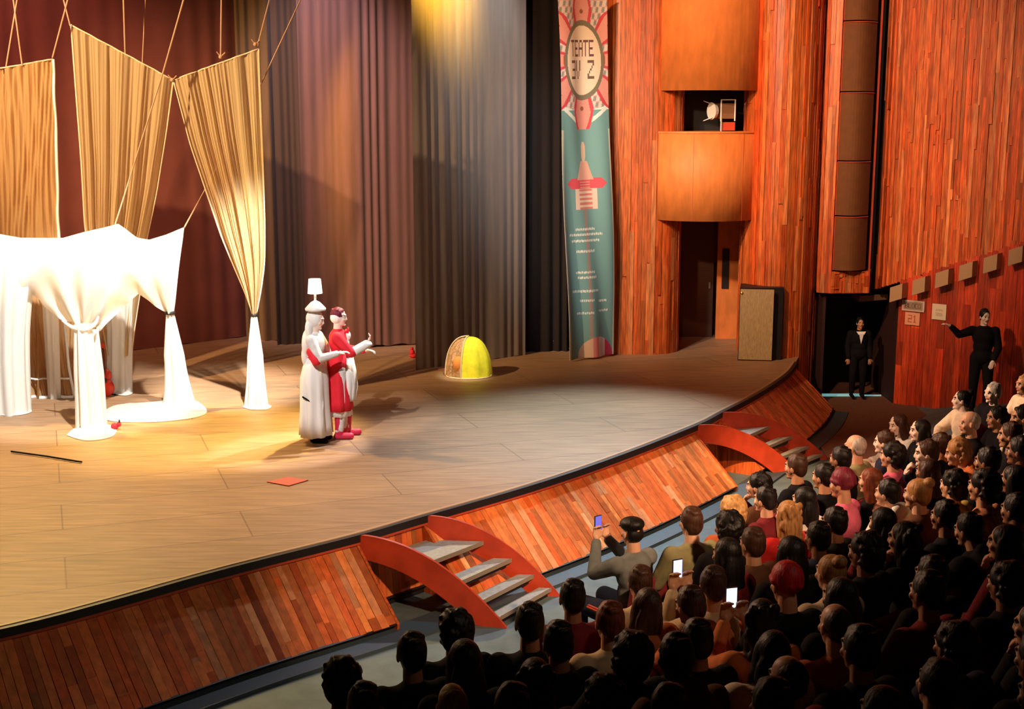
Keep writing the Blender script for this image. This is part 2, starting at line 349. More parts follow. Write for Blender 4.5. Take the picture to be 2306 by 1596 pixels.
# ---- walls of vertical boards
def board_wall(name, path, z0, z1, wmin=.04, wmax=.09, relief=.03, cuts=4, lo=.5, hi=1.25, seed=1, zbot=None, ztop=None, m=None):
    r = random.Random(seed); b = MB(); pts = [Vector((x, y, 0)) for x, y in path]
    L = [0]
    for p, q in zip(pts, pts[1:]): L.append(L[-1]+(q-p).length)
    def at(s):
        j = max(i for i in range(len(L)-1) if L[i] <= s or i == 0)
        return pts[j].lerp(pts[j+1], min(1, (s-L[j])/(L[j+1]-L[j])))
    s = 0
    while s < L[-1]-.01:
        e = min(L[-1], s+wmin+(wmax-wmin)*r.random()); p, q = at(s), at(e); d = q-p
        if d.length < 1e-4: s = e; continue
        n = Vector((d.y, -d.x, 0)).normalized(); za = zbot(p, s/L[-1]) if zbot else z0; zb = ztop(p, s/L[-1]) if ztop else z1
        cs = [za]+sorted(za+(zb-za)*r.random() for _ in range(r.randint(max(0, cuts-2), cuts+1)))+[zb]
        for a, c in zip(cs, cs[1:]):
            dp = relief*r.random(); b.obox(p-n*.05+Vector((0, 0, a)), d*.97, n*(.05+dp), Vector((0, 0, c-a)), 0, tone(r, lo, hi))
        s = e
    return tag(b.build(name, m or M['wood']), kind='structure')
def arc(cx, cy, r, a0, a1, n=14): return [(cx+r*math.cos(math.radians(a0+(a1-a0)*i/n)), cy+r*math.sin(math.radians(a0+(a1-a0)*i/n))) for i in range(n+1)]
ZTOP = 8.6
pl = P(1378, 797, 0); pj = P(1475, 797, 0)
board_wall('wall_proscenium', [(pl.x-.35, pl.y+.5), (pl.x, pl.y), (pj.x-.1, pj.y-.05)]+arc(pj.x-.1, pj.y+.5, .55, -88, -5)+[(pj.x+.5, pj.y+1.6)], 0, ZTOP, seed=3)
jr = P(1672, 786, 0)
def vx(px, Y, py=300): return (V(px, py, Y).x, Y)
colp = catmull([Vector((*vx(1678, 23.9), 0)), Vector((*vx(1678, 22.9), 0)), Vector((*vx(1704, 22.45), 0)), Vector((*vx(1752, 22.2), 0)), Vector((*vx(1798, 22.22), 0)), Vector((*vx(1832, 22.5), 0)), Vector((*vx(1850, 23.0), 0))], 5)
board_wall('wall_column', [(p.x, p.y) for p in colp], FLOORZ, ZTOP, seed=5)
# back of the alcove behind the stage opening
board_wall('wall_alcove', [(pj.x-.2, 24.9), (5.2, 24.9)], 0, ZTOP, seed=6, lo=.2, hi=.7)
dl, dr = P(1850, 905, FLOORZ), P(2012, 908, FLOORZ)
WA, WB = (dr.x, dr.y), (15.2, 15.1)
# strip wall with the tall loudspeaker column above the house exit
cz = V(1900, 660, 22.3).z
board_wall('wall_exit_column', [vx(1856, 22.75), vx(1856, 22.4), vx(1887, 22.3)], cz, ZTOP, seed=8)
board_wall('wall_exit_lintel', [vx(1886, 22.28), vx(1972, 22.34), vx(1974, 22.7)], cz, V(1900, 612, 22.25).z, seed=9)
b = MB(); a_, c_ = Vector((*vx(1887, 22.5), 0)), Vector((*vx(1968, 22.5), 0))
b.obox(a_+Vector((0, 0, V(1900, 612, 22.3).z)), c_-a_, Vector((0, .5, 0)), Vector((0, 0, 6)), 0); b.obox(Vector((5.5, 22.75, cz)), Vector((1.6, 0, 0)), Vector((0, .3, 0)), Vector((0, 0, 8)), 0)
tag(b.build('wall_column_core', M['black']), kind='structure')
b = MB(); b.obox((vx(1972, 22.32)[0], 22.32, cz-.0), (.022, 0, 0), (0, .05, 0), (0, 0, 7.8)); tag(b.build('trim_column_edge', M['rail']), kind='structure')
# big side wall: upper part above the sloping ledge, lower part below it
def ledge_z(p, dz=0):
    t = (p.x-WA[0])/(WB[0]-WA[0]); z1_ = WP(1990, 648, WA, WB); z2_ = WP(2306, 548, WA, WB)
    k = (z2_.z-z1_.z)/(z2_.x-z1_.x); return z1_.z+k*(p.x-z1_.x)+dz
nW = Vector((WB[1]-WA[1], -(WB[0]-WA[0]), 0)).normalized(); 
sh = lambda q, d: (q[0]+nW.x*d, q[1]+nW.y*d)
UL = vx(1990, 22.75)
board_wall('wall_right', [(UL[0]-.0, UL[1]+.5), UL, sh(WB, .25)], 0, ZTOP, .035, .07, .035, 5, .55, 1.2, 11, zbot=lambda p, s: ledge_z(p, .0))
board_wall('wall_right_lower', [WA, WB], 0, 0, .08, .16, .012, 1, .3, 1.2, 12, zbot=lambda p, s: FLOORZ-.1, ztop=lambda p, s: ledge_z(p, .05), m=M['wood_red'])
r = random.Random(4); dW = Vector((WB[0]-WA[0], WB[1]-WA[1], 0)).normalized()
b = MB(); s = -.08
while s < 8.5:
    p = Vector((WA[0], WA[1], 0))+dW*s; q = p+dW*.22
    z0_ = ledge_z(p, -.30); b.prism([p+Vector((0, 0, z0_)), q+Vector((0, 0, ledge_z(q, -.30))), q+Vector((0, 0, ledge_z(q, -.04))), p+Vector((0, 0, ledge_z(p, -.04)))], nW*.22); s += .40
tag(b.build('trim_wall_dentil', mat('beige_blocks', (.42, .25, .13), .6)), kind='structure')
# exit doorway
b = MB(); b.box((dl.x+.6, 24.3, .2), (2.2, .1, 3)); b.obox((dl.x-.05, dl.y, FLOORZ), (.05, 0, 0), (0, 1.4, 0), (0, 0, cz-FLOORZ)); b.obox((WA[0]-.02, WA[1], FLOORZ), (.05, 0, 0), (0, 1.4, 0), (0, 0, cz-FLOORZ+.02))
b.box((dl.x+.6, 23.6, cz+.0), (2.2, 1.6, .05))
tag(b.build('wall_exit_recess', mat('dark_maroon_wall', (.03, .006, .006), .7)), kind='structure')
b = MB(); b.box((dl.x+.42, 22.95, FLOORZ+.02), (.9, .08, .04)); b.box((dl.x+1.05, 22.95, FLOORZ+.012), (.3, .04, .025))
tag(b.build('trim_door_sill', mat('teal_sill_glow', (.30, .55, .58), .3, emit=(.25, .6, .62), es=.5)), kind='structure')  # light line at the threshold, put in as a glow on the sill
b = MB(); b.box((6.3, 23.1, FLOORZ-.02), (3.0, 3.0, .05)); tag(b.build('floor_exit', M['aisle']), kind='structure')
b = MB(); b.add([P(1840, 912, FLOORZ+.02), P(2060, 912, FLOORZ+.02), P(2120, 960, FLOORZ+.02), P(1900, 1090, FLOORZ+.02), P(1835, 985, FLOORZ+.02)], [(0, 1, 2, 3, 4)]); tag(b.build('floor_aisle', M['aisle']), kind='structure')
# beige soffit over the exit
b = MB(); q0, q1 = V(1935, 672, 22.6), V(2000, 662, 22.9); b.obox((q0.x, q0.y, q0.z-.06), (q1.x-q0.x, q1.y-q0.y, 0), (0, .5, 0), (0, 0, .10)); tag(b.build('trim_exit_soffit', mat('beige_paint', (.35, .2, .1), .6)), kind='structure')
# ================================================================== booth on the proscenium wall
def booth(name, label, px0, px1, ztop, zbot, cx, cy, r_):
    b = MB(); n = 40
    for i in range(n):
        a0, a1 = math.radians(178+184*i/n), math.radians(178+184*(i+1)/n)
        o = [Vector((cx+rr*math.cos(a), cy+rr*math.sin(a), 0)) for a in (a0, a1) for rr in (r_-.05, r_)]
        b.add([o[0]+Vector((0, 0, zbot)), o[1]+Vector((0, 0, zbot)), o[3]+Vector((0, 0, zbot)), o[2]+Vector((0, 0, zbot))]+[o[k]+Vector((0, 0, ztop)) for k in (0, 1, 3, 2)],
              [(3, 2, 1, 0), (4, 5, 6, 7), (1, 2, 6, 5), (0, 4, 7, 3)])
    return b
cxb = P(1592, 790, 0); fy = cxb.y-.02
rb = 1.05; cyb = fy+.30; cxw = (1591-1153)/FPX*(cyb*math.cos(PITCH)+.4)-.14
def zat(py, Y): return V(1592, py, Y).z
zl0, zl1, zu0 = zat(499, cyb-rb), zat(297, cyb-rb), zat(203, cyb-rb)
t = empty('lighting_booth', (cxw, cyb, zl0), 'curved orange veneered booth over the stage side opening, below the dark slot', 'balcony')
booth('', '', 0, 0, zl1, zl0, cxw, cyb, rb).build('parapet', M['booth'], t, True)
b = MB(); b.lathe((cxw, cyb, 0), [(rb-.02, zl0), (rb-.02, zl0+.03)], 48); b.build('underside', M['booth'], t)
b = MB(); b.lathe((cxw, cyb, 0), [(rb-.03, zl1-.12), (rb-.03, zl1-.1)], 48); b.build('booth_floor', M['dark_metal'], t)
for a in (255, 305):
    b = MB(); x, y = cxw+(rb+.001)*math.cos(math.radians(a)), cyb+(rb+.001)*math.sin(math.radians(a)); b.box((x, y, (zl0+zl1)/2), (.005, .005, zl1-zl0-.02), math.radians(a)); b.build('panel_seam', M['rail'], t)
b = MB(); b.lathe((cxw, cyb, 0), [(rb+.006, zl1-.03), (rb+.012, zl1-.015), (rb+.006, zl1+.004), (rb-.06, zl1+.004)], 48); b.build('top_rim', M['booth'], t)
rb2 = rb+.015
t2 = empty('upper_booth_drum', (cxw, cyb, zu0), 'tall curved orange veneered drum above the dark slot, running out of the top', 'balcony')
booth('', '', 0, 0, ZTOP, zu0, cxw+.04, cyb, rb2).build('drum_shell', M['booth'], t2, True)
b = MB(); b.lathe((cxw+.04, cyb, 0), [(rb2-.02, zu0+.02), (rb2-.02, zu0+.05)], 48); b.build('drum_underside', M['dark_metal'], t2)
# slot: dark recess and posts between the drums
b = MB(); b.box((cxw, cyb+.55, (zl1+zu0)/2), (2.1, .06, zu0-zl1+.6)); b.obox((cxw-rb-.02, cyb-.1, zl0), (.04, 0, 0), (0, .7, 0), (0, 0, zu0-zl0+.3)); b.obox((cxw+rb-.16, cyb-.1, zl1-.2), (.06, 0, 0), (0, .7, 0), (0, 0, zu0-zl1+.5))
tag(b.build('wall_booth_recess', M['black']), kind='structure')
b = MB(); b.box((cxw-rb+.14, cyb-.42, (zl1+zu0)/2), (.03, .03, zu0-zl1+.1)); tag(b.build('trim_booth_mullion', M['booth']), kind='structure')
# profile spotlight in the slot
sx = V(1625, 250, cyb-.35)
t = empty('theatre_spotlight', (sx.x, sx.y, zl1-.1), 'white theatre spotlight with barn doors standing in the booth slot', 'lamp')
b = MB(); rt = Matrix.Rotation(math.radians(20), 3, 'Z'); b.box((sx.x+.06, sx.y, sx.z), (.24, .34, .26), math.radians(12)); b.build('lamp_housing', mat('brown_lamp_body', (.22, .10, .05), .5), t)
b = MB(); c = (sx.x-.12, sx.y-.05, sx.z); b.tube([(c[0], c[1], c[2]), (c[0]-.07, c[1]-.03, c[2])], [.12, .15], 16); b.build('lens_hood', M['white_plastic'], t)
for sgn in (1, -1):
    b = MB(); b.add([(c[0]-.05, c[1]-.1, c[2]+.11*sgn), (c[0]-.05, c[1]+.12, c[2]+.11*sgn), (c[0]-.20, c[1]+.09, c[2]+.17*sgn), (c[0]-.20, c[1]-.08, c[2]+.17*sgn)], [(0, 1, 2, 3)]); b.prism([(c[0]-.05, c[1]-.1, c[2]+.11*sgn), (c[0]-.05, c[1]+.12, c[2]+.11*sgn), (c[0]-.20, c[1]+.02, c[2]+.17*sgn)], (0, 0, .008)); b.build('barn_door', M['white_plastic'], t)
b = MB(); 
x0, x1, zz0, zz1 = sx.x-.04, sx.x+.2, sx.z-.17, sx.z+.19
b.tube([(x0, sx.y-.2, zz0), (x0, sx.y-.2, zz1), (x1, sx.y-.2, zz1), (x1, sx.y-.2, zz0)], .014, 6); b.build('yoke', M['white_plastic'], t)
b = MB(); b.tube([(sx.x, sx.y, zl1-.12), (sx.x, sx.y, sx.z-.1)], .02); b.build('stand_post', M['metal'], t)
b = MB(); b.box((sx.x+.12, sx.y-.05, sx.z-.26), (.2, .14, .14)); b.build('ballast_box', M['stair_red'], t)
# ceiling of the passage + inner door seen in the stage opening
b = MB(); xa, xb2 = V(1612, 700, 24.2).x, V(1660, 700, 24.2).x; b.box(((xa+xb2)/2, 24.2, 1.5), (xb2-xa, .05, 3.4)); so = b.build('door_1', M['booth']); tag(so, kind='structure')
b = MB(); q = V(1634, 605, 24.15); b.box((q.x, 24.16, q.z), (.13, .02, .75)); b.build('door_window', M['black'], so)
b = MB(); xc = V(1560, 700, 24.4).x; b.box((xc, 24.4, 1.5), (.75, .05, 3.2)); so = tag(b.build('door_2', mat('dark_brown_door', (.10, .03, .01), .6)), kind='structure')
b = MB(); b.box((xc+.3, 24.36, 1.0), (.03, .04, .12)); b.build('door_handle', M['metal'], so)
# tall loudspeaker panels of the column over the exit
zs = [V(1920, y, 22.2).z for y in (-40, 47, 207, 363, 487, 611)]
for i in range(5):
    z1_, z0_ = zs[i], zs[i+1]; b = MB(); xl, xr = vx(1889, 22.3)[0], vx(1966, 22.3)[0]; c = Vector(((xl+xr)/2, 22.3, (z0_+z1_)/2)); w_, h_ = xr-xl, z1_-z0_-.03
    ap = [(c.x-w_/2+w_*k/12, 22.36-.20*math.sin(math.pi*(.12+.88*k/12)), c.z-h_/2) for k in range(13)]
    lab = ['highest one', 'second one down', 'middle one', 'second one from the bottom', 'lowest one'][i]
    root = tag(b.prism(ap+[(c.x+w_/2, 22.5, c.z-h_/2), (c.x-w_/2, 22.5, c.z-h_/2)], (0, 0, h_)).build('wall_loudspeaker', M['panel_brown']), 'brown cloth loudspeaker panel in the wall column above the exit, '+lab, 'loudspeaker', 'loudspeaker panels in the wall column')
    b = MB()
    b.tube([(x, y-.004, c.z+h_/2) for x, y, z in ap], .010, 5); b.build('top_frame_bar', M['rail'], root)
    b = MB(); b.tube([(ap[0][0], ap[0][1]-.004, c.z-h_/2), (ap[0][0], ap[0][1]-.004, c.z+h_/2)], .010, 5); b.build('side_frame_bar', M['rail'], root)
# ================================================================== loudspeaker cabinet on stage right
s0, s1 = P(1661, 811, 0), P(1738, 813, 0); zt = V(1700, 648, s0.y).z
t = empty('loudspeaker_cabinet', ((s0.x+s1.x)/2, s0.y, 0), 'tall loudspeaker cabinet with brown grille standing at the stage right end', 'loudspeaker')
b = MB(); b.obox((s0.x, s0.y, .0), (s1.x-s0.x+.18, .03, 0), (.12, .6, 0), (0, 0, zt)); b.build('cabinet', M['black'], t)
b = MB(); b.obox((s0.x+.01, s0.y-.025, .02), (s1.x-s0.x-.02, s1.y-s0.y, 0), (0, .03, 0), (0, 0, zt-.04)); b.build('grille', M['speaker_wood'], t)
for px in (1671, 1728):
    q = V(px, 660, s0.y-.03); b = MB(); b.ell(q, (.028, .02, .028)); b.build('corner_knob', M['gold'], t)
# ================================================================== stairs
def stair(A, Bp, N, N2, label, m):
    A, Bp, N, N2 = [Vector(q) for q in (A, Bp, N, N2)]
    t = empty('stage_stairs', ((N+N2)/2).to_tuple(), label, 'stairs')
    for a, e, sg in ((A, N, -1), (Bp, N2, 1)):
        d = Vector((e.x-a.x, e.y-a.y, 0)); side = Vector((-d.y, d.x, 0)).normalized()*.04
        top = [a+d*k+Vector((0, 0, FLOORZ*(k**2.1)-.005)) for k in [i/16 for i in range(17)]]
        bot = [a+d*k*.95+Vector((0, 0, max(FLOORZ, FLOORZ*((k*.95)**2.1)-.25-.12*k))) for k in [i/16 for i in range(17)]]
        b = MB(); rows = [top, bot]
        for s_ in (0,):
            n = len(top); vs = [q for q in top]+[q for q in bot]+[q+side for q in top]+[q+side for q in bot]; fs = []
            for i in range(n-1):
                fs += [(i, n+i, n+i+1, i+1), (2*n+i, 2*n+i+1, 3*n+i+1, 3*n+i), (i, i+1, 2*n+i+1, 2*n+i), (n+i, 3*n+i, 3*n+i+1, n+i+1)]
            fs += [(0, 2*n, 3*n, n), (n-1, 2*n-1, 4*n-1, 3*n-1)]; b.add(vs, fs)
        b.build('stringer', m, t)
        # pale worn top edge of the stringer
        b = MB(); b.grid([[q+Vector((0, 0, .004)) for q in top], [q+side+Vector((0, 0, .004)) for q in top]]); b.build('worn_edge', M['booth'] if False else m, t)
    for (k0, k1, z) in ((.04, .44, -.26), (.52, .65, -.44), (.70, .81, -.61), (.85, .94, -.75)):
        def q(k, lat):
            pa = A+(Vector((N.x, N.y, 0))-Vector((A.x, A.y, 0)))*k; pb = Bp+(Vector((N2.x, N2.y, 0))-Vector((Bp.x, Bp.y, 0)))*k
            return pa.lerp(pb, lat)
        c = [q(k0, .05), q(k0, .98), q(k1, .98), q(k1, .05)]
        b = MB(); b.prism([p+Vector((0, 0, z)) for p in c], (0, 0, -.04)); tr = b.build('tread', M['grey'], t)
        b = MB(); b.obox(c[3]+Vector((0, 0, z-.04)), c[2]-c[3], (c[2]-c[1])*.02, (0, 0, .046)); b.build('nosing', M['white_plastic'] if False else mat('pale_nosing_strip', (.28, .23, .18), .5), tr)
        b = MB(); b.obox(c[3].lerp(c[0], .3)+Vector((0, 0, z-.04)), (c[2]-c[3])*1.0, (c[2]-c[1])*.02, (0, 0, -.06)); b.build('cross_bearer', M['black'], t)
    return t
stair(EDGE[iA0], EDGE[iA1], P(1141, 1415, FLOORZ), P(1262, 1343, FLOORZ), 'nearer curved red wooden stair from the stage to the house floor', M['stair_red'])
stair(EDGE[iB0], EDGE[iB1], P(1798, 1062, FLOORZ), P(1868, 1034, FLOORZ), 'farther curved orange-lit wooden stair, towards the exit door', M['stair_red'])
# ================================================================== curtains
def curtain(name, label, a, c, z0, z1, m, nf, amp, seed, group=None, thick=True, lean=0):
    r = random.Random(seed); a, c = Vector((*a, 0)), Vector((*c, 0)); d = c-a; n = Vector((d.y, -d.x, 0)).normalized(); NU = nf*10
    ph = [r.random()*6.28 for _ in range(6)]; rows = []
    for j in range(9):
        z = z0+(z1-z0)*j/8; row = []
        for i in range(NU+1):
            u = i/NU; s = nf*2*math.pi*u
            o = amp*(math.sin(s+1.3*math.sin(s*.23+ph[0])+.5*math.sin(j*.5+ph[1]))*(.6+.4*math.sin(s*.11+ph[2]))+.35*math.sin(s*.37+ph[3]))
            row.append(a+d*(u+lean*(j/8))+n*(o*(1.0-.25*j/8))+Vector((0, 0, z+(.015*math.sin(s*.4+ph[4]) if j == 0 else 0))))
        rows.append(row)
    b = MB(); b.grid(rows); b.grid([[p-n*.012 for p in rw] for rw in rows[::-1]])
    o = b.build(name, m, None, True); return tag(o, label, 'curtain', group)
bd0, bd1 = P(293, 790, 0), P(640, 747, 0); dd = (bd1-bd0)
curtain('backdrop_curtain', 'dark maroon backdrop cloth closing the rear of the stage', (bd0.x-dd.x*2.2, bd0.y-dd.y*2.2), (bd0.x+dd.x*1.2, bd0.y+dd.y*1.2), 0, ZTOP+1, M['backdrop'], 26, .02, 1)
curtain('stage_curtain', 'narrow yellow-brown curtain strip hanging right of the tall sheer drapes', (-5.0, 23.9), (-4.35, 24.0), 0, ZTOP+.5, mat('olive_brown_velvet', (.14, .07, .02), .9, sheen=.3), 4, .05, 2)
curtain('stage_curtain', 'dark brown curtain behind the two actors, left of the grey one', (-4.35, 23.5), (-3.75, 23.7), 0, ZTOP+.5, mat('dark_brown_velvet', (.055, .026, .014), .9, sheen=.2), 5, .05, 3)
c1a, c1b = P(692, 792, 0), P(935, 775, 0)
curtain('stage_curtain', 'broad plum-brown velvet curtain hanging behind the two actors', (c1a.x-.02, c1a.y), (c1b.x+.15, c1b.y), .03, ZTOP+.5, M['curtain_brown'], 13, .022, 4, lean=0)
c2a, c2b = P(938, 833, 0), P(1182, 799, 0)
curtain('stage_curtain', 'grey velvet curtain hanging left of the yellow tent', (c2a.x, c2a.y), (c2b.x, c2b.y), .0, ZTOP+.5, M['curtain_grey'], 12, .020, 5)
curtain('stage_curtain', 'black curtain in deep folds behind the tripod light, left of the banner', (c2b.x-.15, c2b.y+.25), (1.75, 23.0), .0, ZTOP+.5, M['curtain_black'], 10, .07, 6)
# ================================================================== banner
FONT = {'T': ['11111', '00100', '00100', '00100', '00100', '00100', '00100'], 'E': ['11111', '10000', '10000', '11110', '10000', '10000', '11111'], 'A': ['01110', '10001', '10001', '11111', '10001', '10001', '10001'],
        'e': ['11111', '00001', '00001', '01111', '00001', '00001', '11111'], 'V': ['10001', '10001', '10001', '10001', '01010', '01010', '00100'], 'Z': ['11111', '00001', '00010', '00100', '01000', '10000', '11111'],
        ' ': ['00000']*7, '2': ['11111', '00001', '00001', '11111', '10000', '10000', '11111'], '1': ['00100', '01100', '00100', '00100', '00100', '00100', '01110'],
        'B': ['11110', '10001', '10001', '11110', '10001', '10001', '11110'], 'L': ['10000']*6+['11111'], 'O': ['01110', '10001', '10001', '10001', '10001', '10001', '01110'], 'C': ['01111', '10000', '10000', '10000', '10000', '10000', '01111']}
def glyph(txt, u, v):                       # u, v in 0..1 over the text box, v down
    k = len(txt); i = int(u*k); 
    if not (0 <= i < k and 0 <= v < 1): return False
    uu = (u*k-i)/.86; 
    if uu >= 1: return False
    return FONT[txt[i]][int(v*7)][int(uu*5)] == '1'
CR, PK, RD, TL, DK, WH = (.66, .50, .38), (.62, .25, .21), (.50, .05, .07), (.14, .28, .29), (.10, .06, .04), (.62, .64, .60)
rb_ = random.Random(12)
words = {}
def banner_paint(u, v):                     # v: 0 top .. 1 bottom, in photo proportions 0..812
    y = v*812; x = u*112
    hx, hy = x-56, y-142
    e = (hx/46)**2+(hy/84)**2
    if y < 292:
        if e < .80:
            if 98 <= y < 134 and 25 <= x < 84 and glyph('TEATE', (x-25)/59, (y-98)/36): return (.13, .05, .05)
            if 142 <= y < 182 and 26 <= x < 84 and glyph('eV Z', (x-26)/58, (y-142)/40): return (.13, .07, .05)
            return CR
        if e < 1.06: return (.16, .13, .09)
        # sun rays around the disc
        a = math.atan2(hy/1.25, hx); k = (a/(math.pi/4)+.5) % 1-.5; rr = math.hypot(hx, hy/1.25)
        L = 1-abs(k)*2; edge = 62+46*L
        tip = 118*max(0, 1-abs(k)*2.6)
        rmax = 40+80*max(0, 1-abs(k)*2.2)
        if abs(k) < .36 and rr < rmax+28:
            if abs(k) > .25 or rr > rmax+16: return RD
            if abs(hx-rr*0) > 900: return RD
            return PK if rr > 50 and ((rr-84)**2+(k*rr*.8)**2) > 16 else (.25, .08, .05)
        if y < 250-abs(hx)*.0: 
            q = math.sin(x*.5+y*.09)*math.sin(y*.23)
            if y > 236+abs(hx)*-.3+20: return WH
            return (.58, .48, .44) if q > 0 else ((.50, .24, .24) if q > -.4 else (.20, .24, .22))
        if abs(y-(290-abs(hx)*.9)) < 5: return WH
        return TL
    # child with a plaited hat figure lower down
    if 320 < y < 365 and (hx/5.5)**2+((y-342)/24)**2 < 1: return (.60, .42, .32)
    if 362 <= y < 404 and abs(hx) < 8+(y-362)*.26: return (.60, .32, .26)
    if 400 <= y < 424 and abs(hx) < 42-(abs(y-412))*.8: return (.58, .07, .10) if (int(y/3) % 2 or abs(hx) > 12) else PK
    if 424 <= y < 470 and abs(hx) < 24: return (.55, .18, .15) if (int(y/5) % 2 and abs(hx) < 15) else (.62, .47, .40)
    for (ty, xa, xb) in ((515, 30, 72), (527, 16, 86), (541, 20, 80), (565, 30, 70), (613, 28, 68), (625, 30, 70), (656, 18, 74), (678, 34, 62), (681, 74, 94), (707, 28, 60), (704, 74, 96)):
        yy = ty+(math.sin(x*.9)*.6)
        if abs(y-yy) < 2.6 and xa < x < xb and math.sin(x*1.7+ty) > -.75: return WH
    if y > 762:
        q = ((x-68)/40)**2+((y-812)/48)**2
        if q < 1:
            if x < 56: return (.62, .40, .28)
            if x < 70: return (.62, .20, .20)
            if x < 90: return (.55, .50, .48)
            return (.45, .03, .10)
    if (x < 5) or (x > 108): return (.50, .50, .44)
    if 50 < x < 57 and y > 430: return (.30, .22, .20)
    return TL
B0, B1 = P(1283, 812, .03), P(1382, 797, .04)
B0 = Vector((B0.x, B0.y, .03)); B1 = Vector((B1.x, B1.y, .04))
T0, T1 = V(1252, -14, 21.75), V(1365, -14, 22.15)
NU, NV = 112, 820; vs = []; nb = Vector((B1.y-B0.y, -(B1.x-B0.x), 0)).normalized()
uv_rows = []
VT = []
for j in range(NV+1):
    v = j/NV
    for i in range(NU+1):
        u = i/NU; a_ = T0.lerp(B0, v); c_ = T1.lerp(B1, v)
        fold = .05*math.sin(u*5.5+v*3+1.0)+.03*math.sin(u*12-v*5)*(.3+v)+.02*math.sin(v*9+u*2)
        VT.append(a_.lerp(c_, u)+nb*fold)
me = bpy.data.meshes.new('hanging_banner')
F_ = [(j*(NU+1)+i, (j+1)*(NU+1)+i, (j+1)*(NU+1)+i+1, j*(NU+1)+i+1) for j in range(NV) for i in range(NU)]
me.from_pydata([tuple(v) for v in VT], [], F_)
cols = np.array([(*banner_paint((i+.5)/NU, (j+.5)/NV), 1) for j in range(NV) for i in range(NU)], dtype=np.float32)
at = me.color_attributes.new('tone', 'FLOAT_COLOR', 'CORNER'); at.data.foreach_set('color', np.repeat(cols, 4, axis=0).ravel())
me.polygons.foreach_set('use_smooth', [True]*len(me.polygons)); me.materials.append(mat('printed_banner', (1.15, 1.15, 1.15), .75, attr=True)); me.update()
bo = bpy.data.objects.new('hanging_banner', me); COL.objects.link(bo); tag(bo, 'long teal banner reading TEATE with a round cream emblem, left of the wood wall', 'banner')
sd = bo.modifiers.new('s', 'SOLIDIFY'); sd.thickness = .006
b = MB(); b.tube([T0+Vector((-.03, 0, .0)), T1+Vector((.03, 0, 0))], .015); b.build('top_rod', M['metal'], bo)
# ================================================================== small things on stage
# side light on a stand
q = P(1262, 786, 0)
t = empty('lighting_stand', (q.x, q.y, 0), 'chrome stand with a side lamp, between black curtain and banner', 'lamp')
ztp = V(1262, 610, q.y).z
b = MB(); b.tube([(q.x, q.y, .02), (q.x, q.y, ztp)], .022); b.tube([(q.x, q.y, ztp*.45), (q.x, q.y, ztp*.52)], .034); b.build('pole', M['metal'], t)
for a in (200, 320, 80):
    b = MB(); b.tube([(q.x, q.y, .1), (q.x+.3*math.cos(math.radians(a)), q.y+.3*math.sin(math.radians(a)), .015)], .014); b.build('foot', M['metal'], t)
b = MB(); l0 = V(1222, 626, q.y-.1); b.tube([(q.x, q.y, l0.z+.02), (l0.x+.1, l0.y, l0.z)], .016); b.build('arm', M['metal'], t)
b = MB(); b.tube([(l0.x+.12, l0.y+.05, l0.z), (l0.x, l0.y-.04, l0.z)], [.07, .085], 16); b.build('lamp_can', M['dark_metal'], t)
b = MB(); 
for k in range(4):
    a0, a1 = math.pi/4+k*math.pi/2, math.pi/4+(k+1)*math.pi/2
    b.tube([(l0.x-.02+.03*math.cos(a0)*0, l0.y-.06, l0.z)]*0+[(l0.x+.10*math.cos(a0), l0.y-.06, l0.z+.11*math.sin(a0)), (l0.x+.10*math.cos(a1), l0.y-.06, l0.z+.11*math.sin(a1))], .014, 6)
b.build('gel_frame', M['white_plastic'], t)
b = MB(); pts = [V(1258, 738, q.y-.05), V(1254, 755, q.y-.08), V(1244, 770, q.y-.15)]; e1 = P(1232, 779, .015); e2 = P(1219, 783, .015); b.tube(smooth(catmull([*pts, e1, e2], 5), 1), .012, 6); b.build('cable', M['white_plastic'], t)
# yellow cloth tent on hoops
q = P(1056, 846, 0); rx, rz = .345, 1.0
t = empty('yellow_tent', (q.x, q.y, 0), 'small round yellow cloth tent on a hoop, lying on the stage floor', 'tent')
zt = V(1056, 758, q.y).z; b = MB(); rows = []
yel = mat('yellow_cloth', (.86, .78, .03), .8, noise=.15, nscale=9); yel2 = mat('yellow_net', (.45, .26, .13), .9, noise=.5, nscale=30)
def dome(u, v, k=1.0):
    a = math.pi*2*u; ph = v*math.pi/2; fold = 1+.05*math.sin(9*a)*v+.03*math.sin(23*a+3*v)
    return Vector((q.x+rx*k*math.sin(ph)**.75*math.cos(a)*fold*(1.02+.05*v), q.y+.30*k*math.sin(ph)**.75*math.sin(a)*fold, max(.005, zt*k*math.cos(ph)**.9)))
def part(u0, u1, name, m, k=1.0):
    b = MB(); b.grid([[dome(u0+(u1-u0)*i/40, j/18, k) for i in range(41)] for j in range(19)]); return b.build(name, m, t, True)
part(.70, 1.48, 'yellow_cover', yel); part(.48, .70, 'brown_net_panel', yel2, .985)
b = MB()
for u_ in (.48, .70): b.tube([dome(u_, j/18, 1.01)+Vector((0, 0, .006)) for j in range(19)], .012, 6)
b.tube([Vector((q.x+rx*1.06*math.cos(i*math.pi/20), q.y-.3*math.sin(i*math.pi/20)-.01, .012)) for i in range(21)], .014, 6)
b.build('hoop', mat('cream_hoop', (.75, .6, .38), .5), t)
b = MB(); b.ell((q.x-.16, q.y-.24, .25), (.09, .06, .12)); b.build('orange_bundle', mat('orange_cloth', (.8, .3, .06), .7), t)
